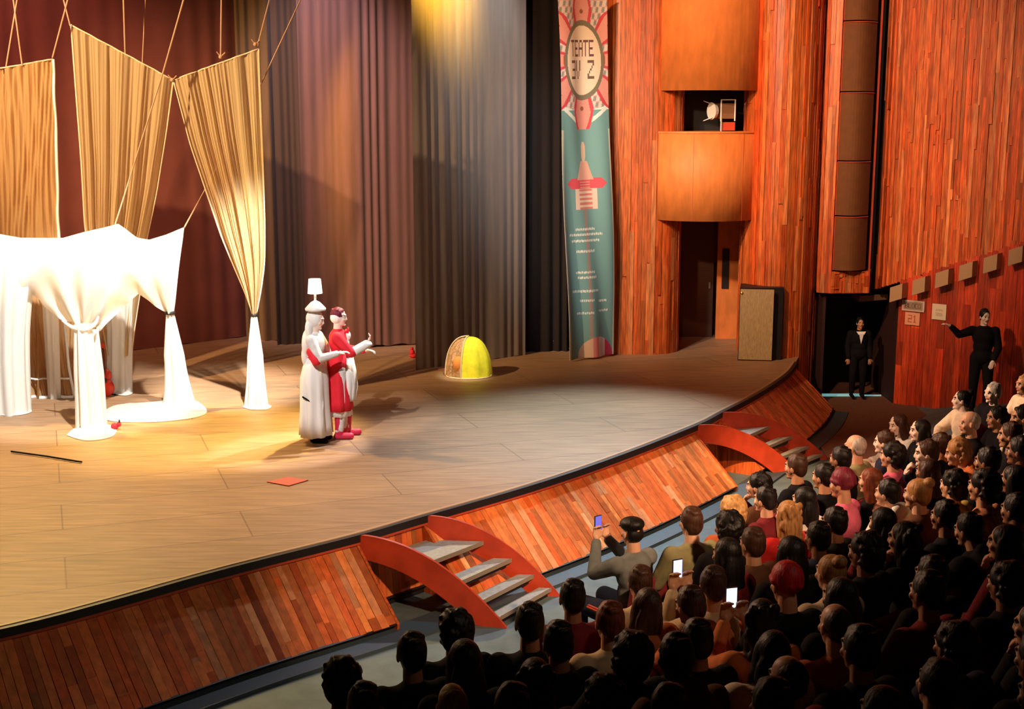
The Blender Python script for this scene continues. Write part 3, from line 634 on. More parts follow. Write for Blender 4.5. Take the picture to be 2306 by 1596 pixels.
# little items on the floor
b = MB(); q = P(928, 806, .0); b.ell((q.x, q.y, .10), (.05, .05, .06)); b.ell((q.x+.02, q.y, .045), (.07, .05, .045)); b.ell((q.x, q.y, .17), (.03, .03, .03)); tag(b.build('red_doll', M['red_cloth'], None, True), 'small red doll sitting at the foot of the grey curtain', 'doll')
b = MB(); c = [P(x, y, .012) for x, y in ((601, 1084), (648, 1073), (694, 1080), (650, 1093))]; b.prism(c, (0, 0, -.01)); tag(b.build('red_paper', mat('salmon_paper', (.62, .13, .08), .7)), 'salmon red paper square lying on the stage floor, nearest the front edge', 'paper')
b = MB(); b.tube([P(25, 1016, .02), P(105, 1027, .02), P(184, 1040, .02)], .012, 6); tag(b.build('black_rod', M['black']), 'thin black cane lying on the boards at the far left', 'rod')  # thin black tube laid along a dark line on the boards
b = MB(); c = [P(1005, 826, .006), P(1012, 829, .006), P(988, 832, .006), P(984, 829, .006)]; b.prism(c, (0, 0, -.004)); tag(b.build('cloth_scrap', mat('pink_cloth', (.6, .25, .2), .8)), 'small pink cloth scrap left of the yellow tent', 'cloth')
# red guitar behind the drapes
q = P(240, 893, 0); t = empty('red_guitar', (q.x, q.y, 0), 'red guitar standing upright behind the white drape leg', 'guitar')
b = MB(); b.ell((q.x, q.y, .14), (.13, .04, .14)); b.ell((q.x, q.y, .33), (.095, .035, .11)); b.ell((q.x, q.y, .24), (.08, .035, .10)); b.build('guitar_body', mat('red_lacquer', (.55, .03, .01), .25), t, True)
b = MB(); b.box((q.x, q.y-.03, .55), (.03, .02, .40)); b.build('guitar_neck', mat('dark_neck_wood', (.10, .02, .01), .4), t)
b = MB(); b.box((q.x, q.y-.03, .78), (.05, .02, .09)); b.build('headstock', mat('red_headstock', (.5, .03, .01), .3), t)
b = MB(); b.tube([(q.x, q.y-.045, .26), (q.x, q.y-.035, .26)], .035, 16); b.build('sound_hole', M['black'], t)
b = MB(); b.tube([(q.x-.12, q.y, .012), (q.x+.12, q.y, .012)], .012, 6); b.build('guitar_stand', M['black'], t)
q = P(268, 888, 0); b = MB(); b.box((q.x, q.y, .14), (.02, .02, .28)); b.box((q.x+.03, q.y, .27), (.10, .02, .025)); b.box((q.x, q.y, .012), (.18, .14, .02)); tag(b.build('music_stand', M['dark_metal']), 'tiny dark stand beside the red guitar under the white drapes', 'stand')
q = P(262, 968, 0); t = empty('red_toy', (q.x, q.y, 0), 'small red toy on the white cloth at the middle drape foot', 'toy')
b = MB(); b.ell((q.x-.02, q.y, .05), (.05, .045, .05)); b.ell((q.x+.04, q.y, .08), (.03, .03, .035)); b.build('toy_body', M['red_cloth'], t, True)
b = MB(); b.ell((q.x+.05, q.y-.01, .12), (.012, .012, .03)); b.build('toy_ear', M['black'], t, True)
# ================================================================== hanging sheer drapes
def drape_rows(prof, Y, nf, seed, NU=150, amp0=.03, push=1.0, sag=None):
    """prof: [(py, pxL, pxR, ygap)] ; cloth in a vertical plane at depth Y, folds deepen where it narrows"""
    r = random.Random(seed); ph = [r.random()*6.28 for _ in range(8)]; rows = []
    comp = [(f_, f_**-.75*(.5+r.random()), r.random()*6.28, (r.random()-.5)*.10, r.random()*6.28) for f_ in [2+r.random()*3, 4+r.random()*5, 7+r.random()*8, 10+r.random()*12, 16+r.random()*14, 22+r.random()*16, 30+r.random()*16]]
    W = max((R-L) for _, L, R, *_ in prof)
    for j in range(len(prof)-1):
        p, q = prof[j], prof[j+1]; n = max(2, int(abs(q[0]-p[0])/12))
        for k in range(n+(1 if j == len(prof)-2 else 0)):
            f = k/n; s = f; py = p[0]+(q[0]-p[0])*f; L = p[1]+(q[1]-p[1])*s; R = p[2]+(q[2]-p[2])*s; rows.append((py, L, R))
    # smooth the outline
    for _ in range(2):
        rows = [rows[0]]+[tuple((rows[i-1][c]+2*rows[i][c]+rows[i+1][c])/4 for c in range(3)) for i in range(1, len(rows)-1)]+[rows[-1]]
    out = []
    for j, (py, L, R) in enumerate(rows):
        w_ = (R-L)/W; amp = amp0+(.10*(1-w_))*push*min(1, w_*2.2+.2); row = []
        for i in range(NU+1):
            u = i/NU; s = u*nf*2*math.pi; yy = py+(sag(u)*(1-j/(len(rows)-1)) if sag else 0)
            o = amp*1.6*sum(a_*math.sin(6.283*f_*u+p_+1.5*math.sin(j*dr+q_)) for f_, a_, p_, dr, q_ in comp)
            v = V(L+(R-L)*u, yy, Y)
            row.append(v+Vector((0, o, 0)))
        out.append(row)
    return out
def cloth(rows, name, m, parent=None):
    b = MB(); b.grid(rows); return b.build(name, m, parent, True)
def seam(pts, name, parent, r_=.012, m=None):
    b = MB(); b.tube(pts, r_, 6); return b.build(name, m or mat('hem_cord', (.72, .5, .34), .8), parent, True)
def leg(parent, top, foot, rt, rg, rf, seed, name='gathered_leg', bulge=None):
    """a closed, folded column of cloth from top point to the floor"""
    r = random.Random(seed); ph = r.random()*6.28; b = MB(); rows = []
    for j in range(25):
        t_ = j/24; c = Vector(top).lerp(Vector(foot), t_)
        if bulge: c = c+Vector(bulge)*math.sin(t_*math.pi)
        rad = rt+(rg-rt)*min(1, t_*2.2) if t_ < .45 else rg+(rf-rg)*((t_-.45)/.55)**1.6
        rows.append([c+Vector((math.cos(a)*rad*(1+.16*math.sin(7*a+ph)+.07*math.sin(13*a+2*t_)), math.sin(a)*rad*(1+.16*math.sin(7*a+ph)), 0)) for a in [2*math.pi*i/48 for i in range(48)]])
    b.grid(rows, closed=True); return b.build(name, M['muslin'], parent, True)
def pool(parent, pts, h, name='floor_pool', seed=1):
    r = random.Random(seed); ps = [P(x, y, .01) for x, y in pts]; c = sum(ps, Vector())/len(ps); ring = catmull(ps+[ps[0]], 6)[:-1]; b = MB(); rows = []
    for j in range(7):
        k = 1-j/6; rows.append([c+(p-c)*k+Vector((0, 0, .004+h*(1-k**2)*(1+.3*math.sin(i*.9+j))+(.008*math.sin(i*1.7) if j else 0))) for i, p in enumerate(ring)])
    b.grid(rows, closed=True); return b.build(name, M['muslin'], parent, True)
def rope(pts, label, r_=.011):
    b = MB(); b.tube(pts, r_, 6); return tag(b.build('rope', M['rope']), label, 'rope', 'ropes holding up the drapes')
# C : tall narrow drape on the right, tied low down
YC = 18.4
t = empty('sheer_drape', P(578, 915, 0), 'tall sheer amber drape on the right, tied low and ending in a white foot', 'drape')
top = [(180, 388, 388.5)]
def slant_top(L, R, yL, yR): return lambda u: (yL+(yR-yL)*u)-(yL+yR)/2
rowsC = drape_rows([(145, 390, 583), (300, 428, 588), (420, 466, 592), (520, 497, 595), (600, 528, 594), (660, 552, 586), (695, 564, 579), (706, 567, 577)], YC, 11, 21, sag=lambda u: 35-70*u)
cloth(rowsC, 'sheer_panel', M['tulle'], t)
seam([rowsC[0][i] for i in range(0, 151, 10)], 'top_hem', t); seam([rw[0] for rw in rowsC], 'side_hem', t, .010); seam([rw[-1] for rw in rowsC], 'side_hem', t, .012)
tp = V(572, 706, YC); leg(t, tp, P(578, 914, .0), .035, .10, .155, 5)
b = MB(); b.lathe(tp-Vector((0, 0, .02)), [(.05, -.02), (.055, 0), (.05, .02)], 16); b.build('tie_band', M['black'], t)
pool(t, [(545, 916), (560, 909), (590, 908), (611, 914), (600, 922), (565, 922)], .03)
for (x, y) in ((388, 180), (497, 128), (575, 100)):
    q = V(x, y, YC); b = MB(); b.ell(q, (.03, .03, .03)); b.tube([q, q+Vector((.07, -.02, .06))], .008, 5); b.tube([q, q+Vector((-.05, -.02, .07))], .008, 5); b.build('knot', M['rope'], t)
# B : tall middle drape
YB = 19.2
t = empty('sheer_drape', P(270, 884, 0), 'broad sheer amber drape, second from the left, highest at its left corner', 'drape')
rowsB = drape_rows([(118, 160, 390), (250, 170, 374), (400, 182, 352), (530, 190, 326), (640, 208, 314), (740, 232, 300), (800, 244, 294)], YB, 12, 22, sag=lambda u: -62+124*u, amp0=.035)
cloth(rowsB, 'sheer_panel', M['tulle'], t)
seam([rowsB[0][i] for i in range(0, 151, 10)], 'top_hem', t); seam([rw[0] for rw in rowsB], 'side_hem', t, .014); seam([rw[-1] for rw in rowsB], 'side_hem', t, .010)
leg(t, V(272, 630, YB-.1), P(271, 884, 0), .19, .165, .17, 9); pool(t, [(243, 886), (262, 876), (290, 875), (299, 885), (280, 891)], .05)
# A : leftmost sheer with net bottom, goes down to the floor
YA = 19.0
t = empty('sheer_drape', P(60, 905, 0), 'leftmost sheer golden drape with crinkled surface reaching the floor', 'drape')
rowsA = drape_rows([(147, -60, 118), (300, -55, 124), (530, -50, 131), (700, -20, 140), (850, 10, 160), (893, 25, 168)], YA, 13, 23, sag=lambda u: 18-32*u+(14 if .38 < u < .4 else 0), amp0=.03)
# crinkle
rr = random.Random(8)
rowsA = [[p+Vector((0, .018*math.sin(i*.6+7*math.sin(j*.11+i*.04)), 0)) for i, p in enumerate(rw)] for j, rw in enumerate(rowsA)]
cloth(rowsA, 'sheer_panel', M['tulle_back'], t)
seam([rowsA[0][i] for i in range(0, 151, 10)], 'top_hem', t); seam([rw[-1] for rw in rowsA], 'side_hem', t, .022, M['white'])
seam([rowsA[-1][i]+Vector((0, -.03, 0)) for i in range(0, 151, 10)], 'bottom_hem', t, .03, M['white'])
seam([rowsA[-4][i]+Vector((0, -.05, 0)) for i in range(0, 151, 10)], 'cross_band', t, .016, M['white'])
seam([V(82, 690, YA-.1), V(85, 800, YA-.1), V(86, 900, YA-.1)], 'centre_band', t, .018, M['tulle_back'])
# golden sheer behind the legs
rowsE = drape_rows([(640, 40, 262), (800, 45, 252), (878, 50, 245)], 19.6, 14, 31, amp0=.04)
t = empty('gold_sheer_cloth', P(190, 893, 0), 'golden sheer cloth hanging low behind the white drape legs', 'drape'); cloth(rowsE, 'sheer_panel', M['tulle_back'], t)
seam([rowsE[-1][i] for i in range(0, 151, 10)], 'bottom_hem', t, .02, M['white'])
# D : white canopy in front with its gathered legs
YD = 17.8
t = empty('white_canopy', P(205, 978, 0), 'white muslin canopy stretched in front of the sheers on tied legs', 'drape')
topc = [(-70, 520), (0, 526), (45, 536), (100, 535), (140, 536), (190, 522), (235, 512), (265, 504), (285, 516), (310, 535), (335, 540), (375, 528), (415, 511)]
botc = [(-70, 700), (0, 690), (50, 672), (72, 664), (95, 684), (120, 706), (150, 722), (185, 734), (210, 738), (228, 745), (245, 725), (280, 690), (310, 662), (335, 676), (360, 694), (372, 706), (392, 706)]
def interp(c, x):
    for (a, ya), (b_, yb) in zip(c, c[1:]):
        if a <= x <= b_: return ya+(yb-ya)*(x-a)/(b_-a)
    return c[0][1] if x < c[0][0] else c[-1][1]
rows = []; NX = 150; rD = random.Random(3)
for j in range(31):
    v = j/30; row = []
    for i in range(NX+1):
        u = i/NX; xt = -70+485*u; xb_ = -70+462*u; yt, yb = interp(topc, xt), interp(botc, xb_)
        x = xt+(xb_-xt)*v**1.4; y = yt+(yb-yt)*v
        # folds radiate from the three tie points
        o = .0
        for (gx, gy) in ((185, 735), (383, 706), (20, 760)):
            a = math.atan2(x-gx, gy+30-y); o += .05*math.sin(a*14+gx)*math.exp(-((x-gx)/95)**2)*(.3+v)
        o += .16*math.sin(v*math.pi)*-1+.03*math.sin(u*31+v*3)
        row.append(V(x, y, YD+.25*math.sin(u*7))+Vector((0, o, 0)))
    rows.append(row)
cloth(rows, 'canopy_sheet', M['muslin'], t)
g1 = V(383, 704, YD+.2); leg(t, g1, P(402, 912, 0), .05, .13, .21, 6)
b = MB(); b.lathe(g1, [(.07, -.02), (.075, 0), (.07, .02)], 16); b.build('tie_band', M['black'], t)
g2 = V(187, 730, 17.0); leg(t, g2, P(204, 968, 0), .10, .14, .17, 7)
leg(t, V(214, 742, 17.25), P(226, 955, 0), .04, .075, .08, 8)
leg(t, V(22, 600, 18.0), P(22, 928, 0), .30, .27, .26, 10, bulge=(-.05, 0, 0))
leg(t, V(112, 640, 18.2), P(124, 896, 0), .10, .09, .08, 11)
pool(t, [(150, 980), (165, 966), (200, 950), (240, 955), (262, 966), (250, 984), (195, 992)], .07, seed=2)
pool(t, [(228, 930), (262, 912), (330, 906), (400, 900), (440, 902), (466, 925), (440, 940), (350, 950), (250, 948)], .05, seed=3)
pool(t, [(-60, 930), (-20, 918), (40, 914), (72, 926), (30, 936)], .04, seed=4)
b = MB(); sw = [V(140, 722, 17.0), V(165, 738, 16.95), V(190, 742, 16.9), V(213, 730, 16.95), V(222, 712, 17.0)]; b.tube(smooth(catmull(sw, 6), 2), [.012+.022*math.sin(math.pi*i/24) for i in range(25)], 10); b.build('knotted_swag', M['muslin'], t, True)
# ropes
def up(x0, y0, Y0, x1, y1, Y1=None): return [V(x0, y0, Y0), V(x1, y1, Y1 or Y0)]
rope(up(118, 130, YA, 168, -60), 'rope from the right corner of the leftmost drape')
rope(up(158, 58, YB, 128, -60), 'rope from the highest corner of the broad middle drape')
rope(up(12, 160, YA, 48, -60), 'left one of two crossing ropes over the leftmost drape')
rope(up(50, 148, YA, 22, -60), 'right one of two crossing ropes over the leftmost drape')
rope(up(282, 130, YB, 276, -60), 'upright rope meeting the sloping top of the broad middle drape')
rope(up(320, 150, YB+.4, 330, -60), 'thinner upright rope behind the broad middle drape', .008)
rope([V(258, 510, YD), V(368, 160, YD+.2), V(430, -60, YD+.4)], 'long slanting rope running down to the white canopy peak')
rope(up(497, 126, YC, 499, -60), 'upright rope over the narrow right-hand drape')
rope(up(580, 104, YC, 622, -60), 'short rope from the top right corner of the narrow drape')
rope([V(415, 512, YD), V(460, 430, YC+.35), V(585, 195, YC+.6), V(700, -50, YC+1.0)], 'long slanting rope from the canopy right corner past the narrow drape')
# ---- signs on the side wall
def sign(name, label, px0, py0, px1, py1, paint, nu, nv, d=.03):
    o = [WP(px0, py0, sh(WA, d), sh(WB, d)), WP(px1, py0, sh(WA, d), sh(WB, d)), WP(px1, py1, sh(WA, d), sh(WB, d)), WP(px0, py1, sh(WA, d), sh(WB, d))]
    o[1].z = o[0].z; o[3].z = o[2].z = (o[2].z+o[3].z)/2; o[3].x, o[3].y = o[0].x, o[0].y; o[2].x, o[2].y = o[1].x, o[1].y
    b = MB(); b.prism([o[3], o[2], o[1], o[0]], -nW*.02, 0, (.3, .2, .15)); 
    for j in range(nv):
        for i in range(nu):
            q = [o[0].lerp(o[1], (i+a)/nu).lerp(o[3].lerp(o[2], (i+a)/nu), (j+c)/nv)+nW*.002 for a, c in ((0, 0), (0, 1), (1, 1), (1, 0))]
            b.add(q, [(0, 1, 2, 3)], 0, paint((i+.5)/nu, (j+.5)/nv))
    return tag(b.build(name, mat('printed_sign', (1, 1, 1), .6, attr=True)), label, 'sign')
def p_exit(u, v):
    if u < .08 or u > .92 or v < .16 or v > .84: return (.55, .42, .36)
    if .14 < u < .86 and .27 < v < .73 and glyph('BLOCO', (u-.14)/.72, (v-.27)/.46): return (.05, .02, .02)
    return (.30, .20, .14)
sign('direction_sign', 'framed sign with dark lettering on the wall right of the exit', 2032, 674, 2083, 701, p_exit, 60, 28)
sign('number_sign', 'square orange sign numbered 21 under the framed sign', 2039, 702, 2072, 732, lambda u, v: (.45, .10, .04) if .2 < u < .85 and .2 < v < .8 and glyph('21', (u-.2)/.65, (v-.2)/.6) else (.75, .33, .20), 40, 40)
sign('paper_notice', 'square pale paper notice right of the orange 21 sign', 2100, 683, 2132, 720, lambda u, v: (.45, .34, .24) if (.25 < u < .75 and int(v*9) in (3, 5, 6) and math.sin(u*60+v*20) > -.3) else (.72, .58, .42), 40, 40)
q = V(2018, 745, 22.9); b = MB(); b.box((q.x, q.y-.1, q.z), (.08, .06, .30)); b.box((q.x+.02, q.y-.1, q.z+.2), (.05, .04, .1)); tag(b.build('wall_phone', mat('pale_grey_plastic', (.4, .28, .24), .5)), 'pale handset hanging at the right edge of the exit doorway', 'intercom')
# ================================================================== PEOPLE
def remesh(mb, vox, it=3):
    me = mb.mesh('tmp', []); o = bpy.data.objects.new('tmp', me); COL.objects.link(o)
    m = o.modifiers.new('r', 'REMESH'); m.mode = 'VOXEL'; m.voxel_size = vox; m.use_smooth_shade = True
    s = o.modifiers.new('s', 'SMOOTH'); s.factor = .5; s.iterations = it
    dg = bpy.context.evaluated_depsgraph_get(); dg.update(); out = bpy.data.meshes.new_from_object(o.evaluated_get(dg))
    bpy.data.objects.remove(o); bpy.data.meshes.remove(me); return out
def v3(*a): return Vector(a)
def base_pose(sit=True):
    if sit:
        J = dict(pel=v3(0, 0, .53), wai=v3(0, -.03, .72), che=v3(0, -.04, .90), nb=v3(0, -.035, 1.06), head=v3(0, .0, 1.215),
                 hipL=v3(-.10, .02, .52), hipR=v3(.10, .02, .52), knL=v3(-.14, .46, .52), knR=v3(.14, .46, .52), anL=v3(-.14, .44, .09), anR=v3(.14, .44, .09))
    else:
        J = dict(pel=v3(0, 0, .95), wai=v3(0, 0, 1.12), che=v3(0, 0, 1.28), nb=v3(0, -.01, 1.44), head=v3(0, .015, 1.60),
                 hipL=v3(-.09, 0, .92), hipR=v3(.09, 0, .92), knL=v3(-.11, .03, .50), knR=v3(.11, .03, .50), anL=v3(-.11, -.02, .09), anR=v3(.11, -.02, .09))
    s = J['nb'].z-.075
    J.update(shL=v3(-.175, -.02, s), shR=v3(.175, -.02, s), rot=Matrix.Identity(3), curl=.5)
    if sit: J.update(elL=v3(-.24, .08, .74), elR=v3(.24, .08, .74), wrL=v3(-.12, .29, .66), wrR=v3(.12, .29, .66), hdL=v3(.4, .85, -.1), hdR=v3(-.4, .85, -.1))
    else: J.update(elL=v3(-.23, -.03, 1.10), elR=v3(.23, -.03, 1.10), wrL=v3(-.23, .06, .86), wrR=v3(.23, .06, .86), hdL=v3(0, .1, -1), hdR=v3(0, .1, -1))
    return J
def hrot(yaw=0, pitch=0, roll=0): return (Matrix.Rotation(math.radians(yaw), 3, 'Z') @ Matrix.Rotation(math.radians(pitch), 3, 'X') @ Matrix.Rotation(math.radians(roll), 3, 'Y'))
def hand(b, wr, d, side, curl):
    d = d.normalized(); up = Vector((0, 0, 1)) if abs(d.z) < .8 else Vector((0, 1, 0)); s = d.cross(up).normalized(); n = s.cross(d)
    rot = Matrix((s, d, n)).transposed(); b.cap(wr, .026, wr+d*.03, .026, 10); b.ell(wr+d*.055, (.040, .05, .016), rot)
    for i, L in enumerate((.060, .072, .068, .052)):
        p = wr+d*.09+s*((-.030+.020*i)*side); q = p+(d*math.cos(curl*.6)-n*math.sin(curl*.6))*L*.5; e = q+(d*math.cos(curl*1.7)-n*math.sin(curl*1.7))*L*.5
        b.cap(p-d*.02, .0095, q, .009, 8); b.cap(q, .009, e, .008, 8)
    t0 = wr+d*.03-s*.03*side; t1 = t0+(d*.7-s*.7*side-n*.2).normalized()*.04; b.cap(t0, .012, t1, .010, 8); b.cap(t1, .010, t1+(d*.95-n*.3).normalized()*.03, .009, 8)
def body(J):
    b = MB(); c, r = J['head'], J['rot']; h = lambda *a: c+r@Vector(a)
    b.ell(h(0, -.012, .035), (.073, .092, .088), r); b.ell(h(0, .022, -.015), (.062, .070, .092), r); b.ell(h(0, .030, -.072), (.048, .050, .040), r)
    b.ell(h(0, .074, -.092), (.020, .016, .018), r); b.cap(h(0, .084, .016), .009, h(0, .098, -.020), .0125, 8); b.ell(h(-.011, .089, -.026), (.010, .010, .008), r); b.ell(h(.011, .089, -.026), (.010, .010, .008), r)
    b.cap(h(-.034, .078, .034), .012, h(.034, .078, .034), .012, 8); b.cap(h(-.018, .084, -.055), .009, h(.018, .084, -.055), .009, 8)
    for s in (-1, 1): b.ell(h(.040*s, .062, -.020), (.022, .020, .022), r); b.ell(h(.076*s, -.004, -.008), (.010, .020, .032), r); b.ell(h(.030*s, .078, .014), (.012, .010, .010), r)
    b.cap(J['nb']-v3(0, 0, .03), .060, h(0, -.015, -.06), .053)
    torso(b, J, 0); 
    for S, sd in (('L', 1), ('R', -1)):
        b.cap(J['sh'+S], .055, J['el'+S], .040); b.cap(J['el'+S], .040, J['wr'+S], .027); hand(b, J['wr'+S], J['hd'+S], sd, J['curl'])
        b.cap(J['hip'+S], .088, J['kn'+S], .058); mid = J['kn'+S].lerp(J['an'+S], .35); b.cap(J['kn'+S], .056, mid-v3(0, .012, 0), .056); b.cap(mid-v3(0, .012, 0), .056, J['an'+S], .036)
        a = J['an'+S]; b.cap(a-v3(0, .02, .05), .035, a+v3(0, .13, -.06), .03)
    return b
def torso(b, J, g):
    b.ell(J['pel'], (.160+g, .120+g, .125+g)); b.ell(J['wai'], (.135+g, .098+g, .15+g)); b.ell(J['che'], (.158+g, .110+g, .165+g))
    b.cap(J['shL'].lerp(J['che'], .12), .058+g, J['shR'].lerp(J['che'], .12), .058+g); b.cap(J['nb']-v3(0, 0, .035), .068+g*.5, J['nb']-v3(0, 0, .10), .10+g)
def top_mesh(J, g=.016, sleeve=1.0, long=0, hood=False):
    b = MB(); torso(b, J, g)
    for S in 'LR':
        b.cap(J['sh'+S], .060+g, J['el'+S], .046+g*.8)
        if sleeve > .5: b.cap(J['el'+S], .046+g*.8, J['el'+S].lerp(J['wr'+S], .93), .034+g*.6)
    if hood: b.ell(J['nb']+v3(0, -.06, .03), (.10, .06, .07))
    return b
def bottom_mesh(J, g=.012):
    b = MB(); b.ell(J['pel'], (.165+g, .124+g, .12+g))
    for S in 'LR': b.cap(J['hip'+S], .092+g, J['kn'+S], .066+g); b.cap(J['kn'+S], .064+g, J['an'+S]+v3(0, 0, .02), .046+g)
    return b
def shoes_mesh(J):
    b = MB()
    for S in 'LR': a = J['an'+S]; b.cap(a-v3(0, .025, .045), .042, a+v3(0, .14, -.055), .036)
    return b
def hair_mesh(style):
    b = MB(); r = random.Random(len(style))
    if style in ('short', 'long', 'bun', 'pony', 'wavy'):
        b.ell((0, -.022, .040), (.082, .098, .088)); b.ell((0, -.055, .0), (.074, .055, .085))
        for s in (-1, 1): b.ell((.066*s, -.018, .02), (.018, .045, .05))
    if style == 'short':
        for i in range(26): a = r.random()*6.28; q = r.random()*.9; b.ell((.075*math.cos(a)*math.sin(q), -.025+.09*math.sin(a)*math.sin(q), .042+.076*math.cos(q)), (.022,)*3, n=8, m=6)
    if style in ('long', 'wavy'):
        b.ell((0, -.075, -.09), (.090, .050, .15)); b.ell((0, -.080, -.20), (.085, .042, .13))
        for s in (-1, 1): b.ell((.078*s, -.01, -.06), (.022, .045, .12)); b.ell((.085*s, -.025, -.15), (.025, .035, .10))
        if style == 'wavy':
            for i in range(40): z = .1-.36*r.random(); a = math.pi+math.pi*r.random(); b.ell((.095*math.cos(a), -.03+.075*math.sin(a), z), (.024, .024, .034), n=8, m=6)
    if style == 'bun': b.ell((0, -.095, .10), (.046, .046, .042)); b.ell((0, -.07, .07), (.04, .04, .04))
    if style == 'pony': b.ell((0, -.115, .04), (.03, .03, .03)); b.cap(v3(0, -.125, .03), .03, v3(0, -.14, -.16), .02)
    if style == 'curly':
        b.ell((0, -.03, .05), (.098, .105, .095)); b.ell((0, -.07, -.02), (.10, .065, .10))
        for i in range(90):
            z = -.1+.21*r.random(); a = math.pi*(.95+1.1*r.random()) if z < .04 else 6.28*r.random(); q = math.sqrt(max(0, 1-((z-.0)/.115)**2)); b.ell((.100*q*math.cos(a), -.03+.105*q*math.sin(a), z+.025), (.019,)*3, n=8, m=6)
    if style == 'thin':
        b.ell((0, -.035, .03), (.079, .082, .085)); b.ell((0, -.055, -.02), (.070, .045, .05))
    if style == 'beanie':
        b.ell((0, -.018, .055), (.092, .104, .100)); b.cap(v3(-.03, .07, .045), .022, v3(.03, .07, .045), .022)
        for s in (-1, 1): b.cap(v3(.082*s, -.0, .035), .02, v3(.05*s, .06, .043), .022); b.cap(v3(.082*s, 0, .035), .02, v3(.03*s, -.10, .02), .022)
    if style == 'flatcap':
        b.ell((0, -.012, .075), (.098, .112, .060)); b.ell((0, .085, .052), (.065, .045, .012)); b.ell((0, -.055, .0), (.074, .052, .07))
    if style == 'hood':
        b.ell((0, -.035, .03), (.105, .115, .125)); b.ell((0, -.06, -.10), (.12, .09, .10))
    return b
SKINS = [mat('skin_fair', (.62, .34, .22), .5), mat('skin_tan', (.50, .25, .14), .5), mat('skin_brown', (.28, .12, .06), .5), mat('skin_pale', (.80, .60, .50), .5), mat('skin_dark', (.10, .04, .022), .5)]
EYE_W = mat('eye_white', (.7, .65, .6), .3); EYE_D = mat('eye_iris', (.02, .012, .01), .2); LIP = mat('lips', (.42, .10, .08), .4)
HAIR = {k: mat('hair_'+k, v_, .5, spec=.3, noise=.4, nscale=60, stretch=(1, 1, .15), bump=.6) for k, v_ in dict(black=(.005, .0035, .0035), brown=(.045, .018, .010), auburn=(.16, .035, .012), blond=(.50, .27, .10), grey=(.42, .38, .34), red=(.42, .01, .015), maroon=(.15, .012, .03), white=(.85, .8, .72), tan=(.36, .17, .06)).items()}
CL = {k: mat('cloth_'+k, v_, .9, spec=.12, noise=.15, nscale=14, bump=.3) for k, v_ in dict(black=(.007, .006, .008), navy=(.02, .022, .045), grey=(.14, .15, .15), olive=(.22, .20, .10), beige=(.52, .38, .23), cream=(.72, .58, .42), white=(.72, .68, .66), red=(.50, .02, .02), orange=(.55, .16, .05), pink=(.60, .12, .20), brown=(.10, .04, .02), mustard=(.42, .28, .07), maroon=(.14, .015, .02), denim=(.05, .06, .09), rust=(.35, .09, .03), lilac=(.40, .30, .38)).items()}
PAT = mat('cloth_patterned', (.45, .16, .07), .85, noise=.9, nscale=22)
CL['pattern'] = PAT
def paint_face(me, J):
    """eyes and lips of the continuous body mesh get their own material slots"""
    me.materials.clear()
    for m in (SKINS[0], EYE_W, EYE_D, LIP, HAIR['brown']): me.materials.append(m)
    ir = J['rot'].inverted(); c = J['head']; n = len(me.polygons); ce = np.empty(n*3); me.polygons.foreach_get('center', ce); ce = ce.reshape(n, 3)-np.array(c)
    ce = ce@np.array(ir).T; idx = np.zeros(n, dtype=np.int32)
    for s in (-1, 1):
        d = np.abs(ce-np.array([.030*s, .085, .014])); idx[(d[:, 0] < .015) & (d[:, 2] < .008) & (d[:, 1] < .02)] = 1; idx[(d[:, 0] < .008) & (d[:, 2] < .009) & (d[:, 1] < .02)] = 2
        d = np.abs(ce-np.array([.031*s, .085, .036])); idx[(d[:, 0] < .020) & (d[:, 2] < .005) & (d[:, 1] < .02)] = 4
    d = np.abs(ce-np.array([0, .088, -.055])); idx[(d[:, 0] < .024) & (d[:, 2] < .009) & (d[:, 1] < .02)] = 3
    me.polygons.foreach_set('material_index', idx); return me
POSES = {}
def make_pose(key, J, **kw):
    POSES[key] = dict(J=J, body=paint_face(remesh(body(J), .0068), J), top=remesh(top_mesh(J, **{k: v for k, v in kw.items() if k in ('g', 'sleeve', 'hood')}), .011, 4), bottom=remesh(bottom_mesh(J), .012, 4), shoes=remesh(shoes_mesh(J), .01))
    for k in ('top', 'bottom', 'shoes'): POSES[key][k].materials.append(CL['black'])
J = base_pose(); J['rot'] = hrot(0, -4); make_pose('lap', J)
J = base_pose(); J['rot'] = hrot(14, -3); J['head'] += v3(-.02, .03, -.01); J.update(elR=v3(.25, .12, .78), wrR=v3(.08, .20, .98), hdR=v3(-.3, -.2, .9), curl=1.1); make_pose('chin', J, hood=True)
J = base_pose(); J['rot'] = hrot(-10, -6); J.update(elL=v3(-.20, .22, .86), elR=v3(.20, .22, .86), wrL=v3(-.05, .36, 1.06), wrR=v3(.07, .36, 1.06), hdL=v3(.1, .2, .95), hdR=v3(-.1, .2, .95), curl=.9); make_pose('phone', J)
J = base_pose(); J['rot'] = hrot(-16, 2, 5); J['head'] += v3(.025, .0, -.015); J.update(elL=v3(-.30, .12, .72), wrL=v3(-.27, .34, .66), elR=v3(.27, .14, .80), wrR=v3(.02, .26, .80), hdL=v3(.1, 1, 0), hdR=v3(-.8, .4, .1)); make_pose('lean', J, g=.024)
J = base_pose(); J['rot'] = hrot(4, -12); J['che'] += v3(0, .08, -.01); J['nb'] += v3(0, .15, -.03); J['head'] += v3(0, .20, -.05)
for k in ('shL', 'shR'): J[k] += v3(0, .13, -.03)
J.update(elL=v3(-.22, .30, .70), elR=v3(.22, .30, .70), wrL=v3(-.07, .46, .72), wrR=v3(.07, .46, .74), hdL=v3(.5, .7, .3), hdR=v3(-.5, .7, .3)); make_pose('forward', J, g=.028, hood=True)
HM = {}
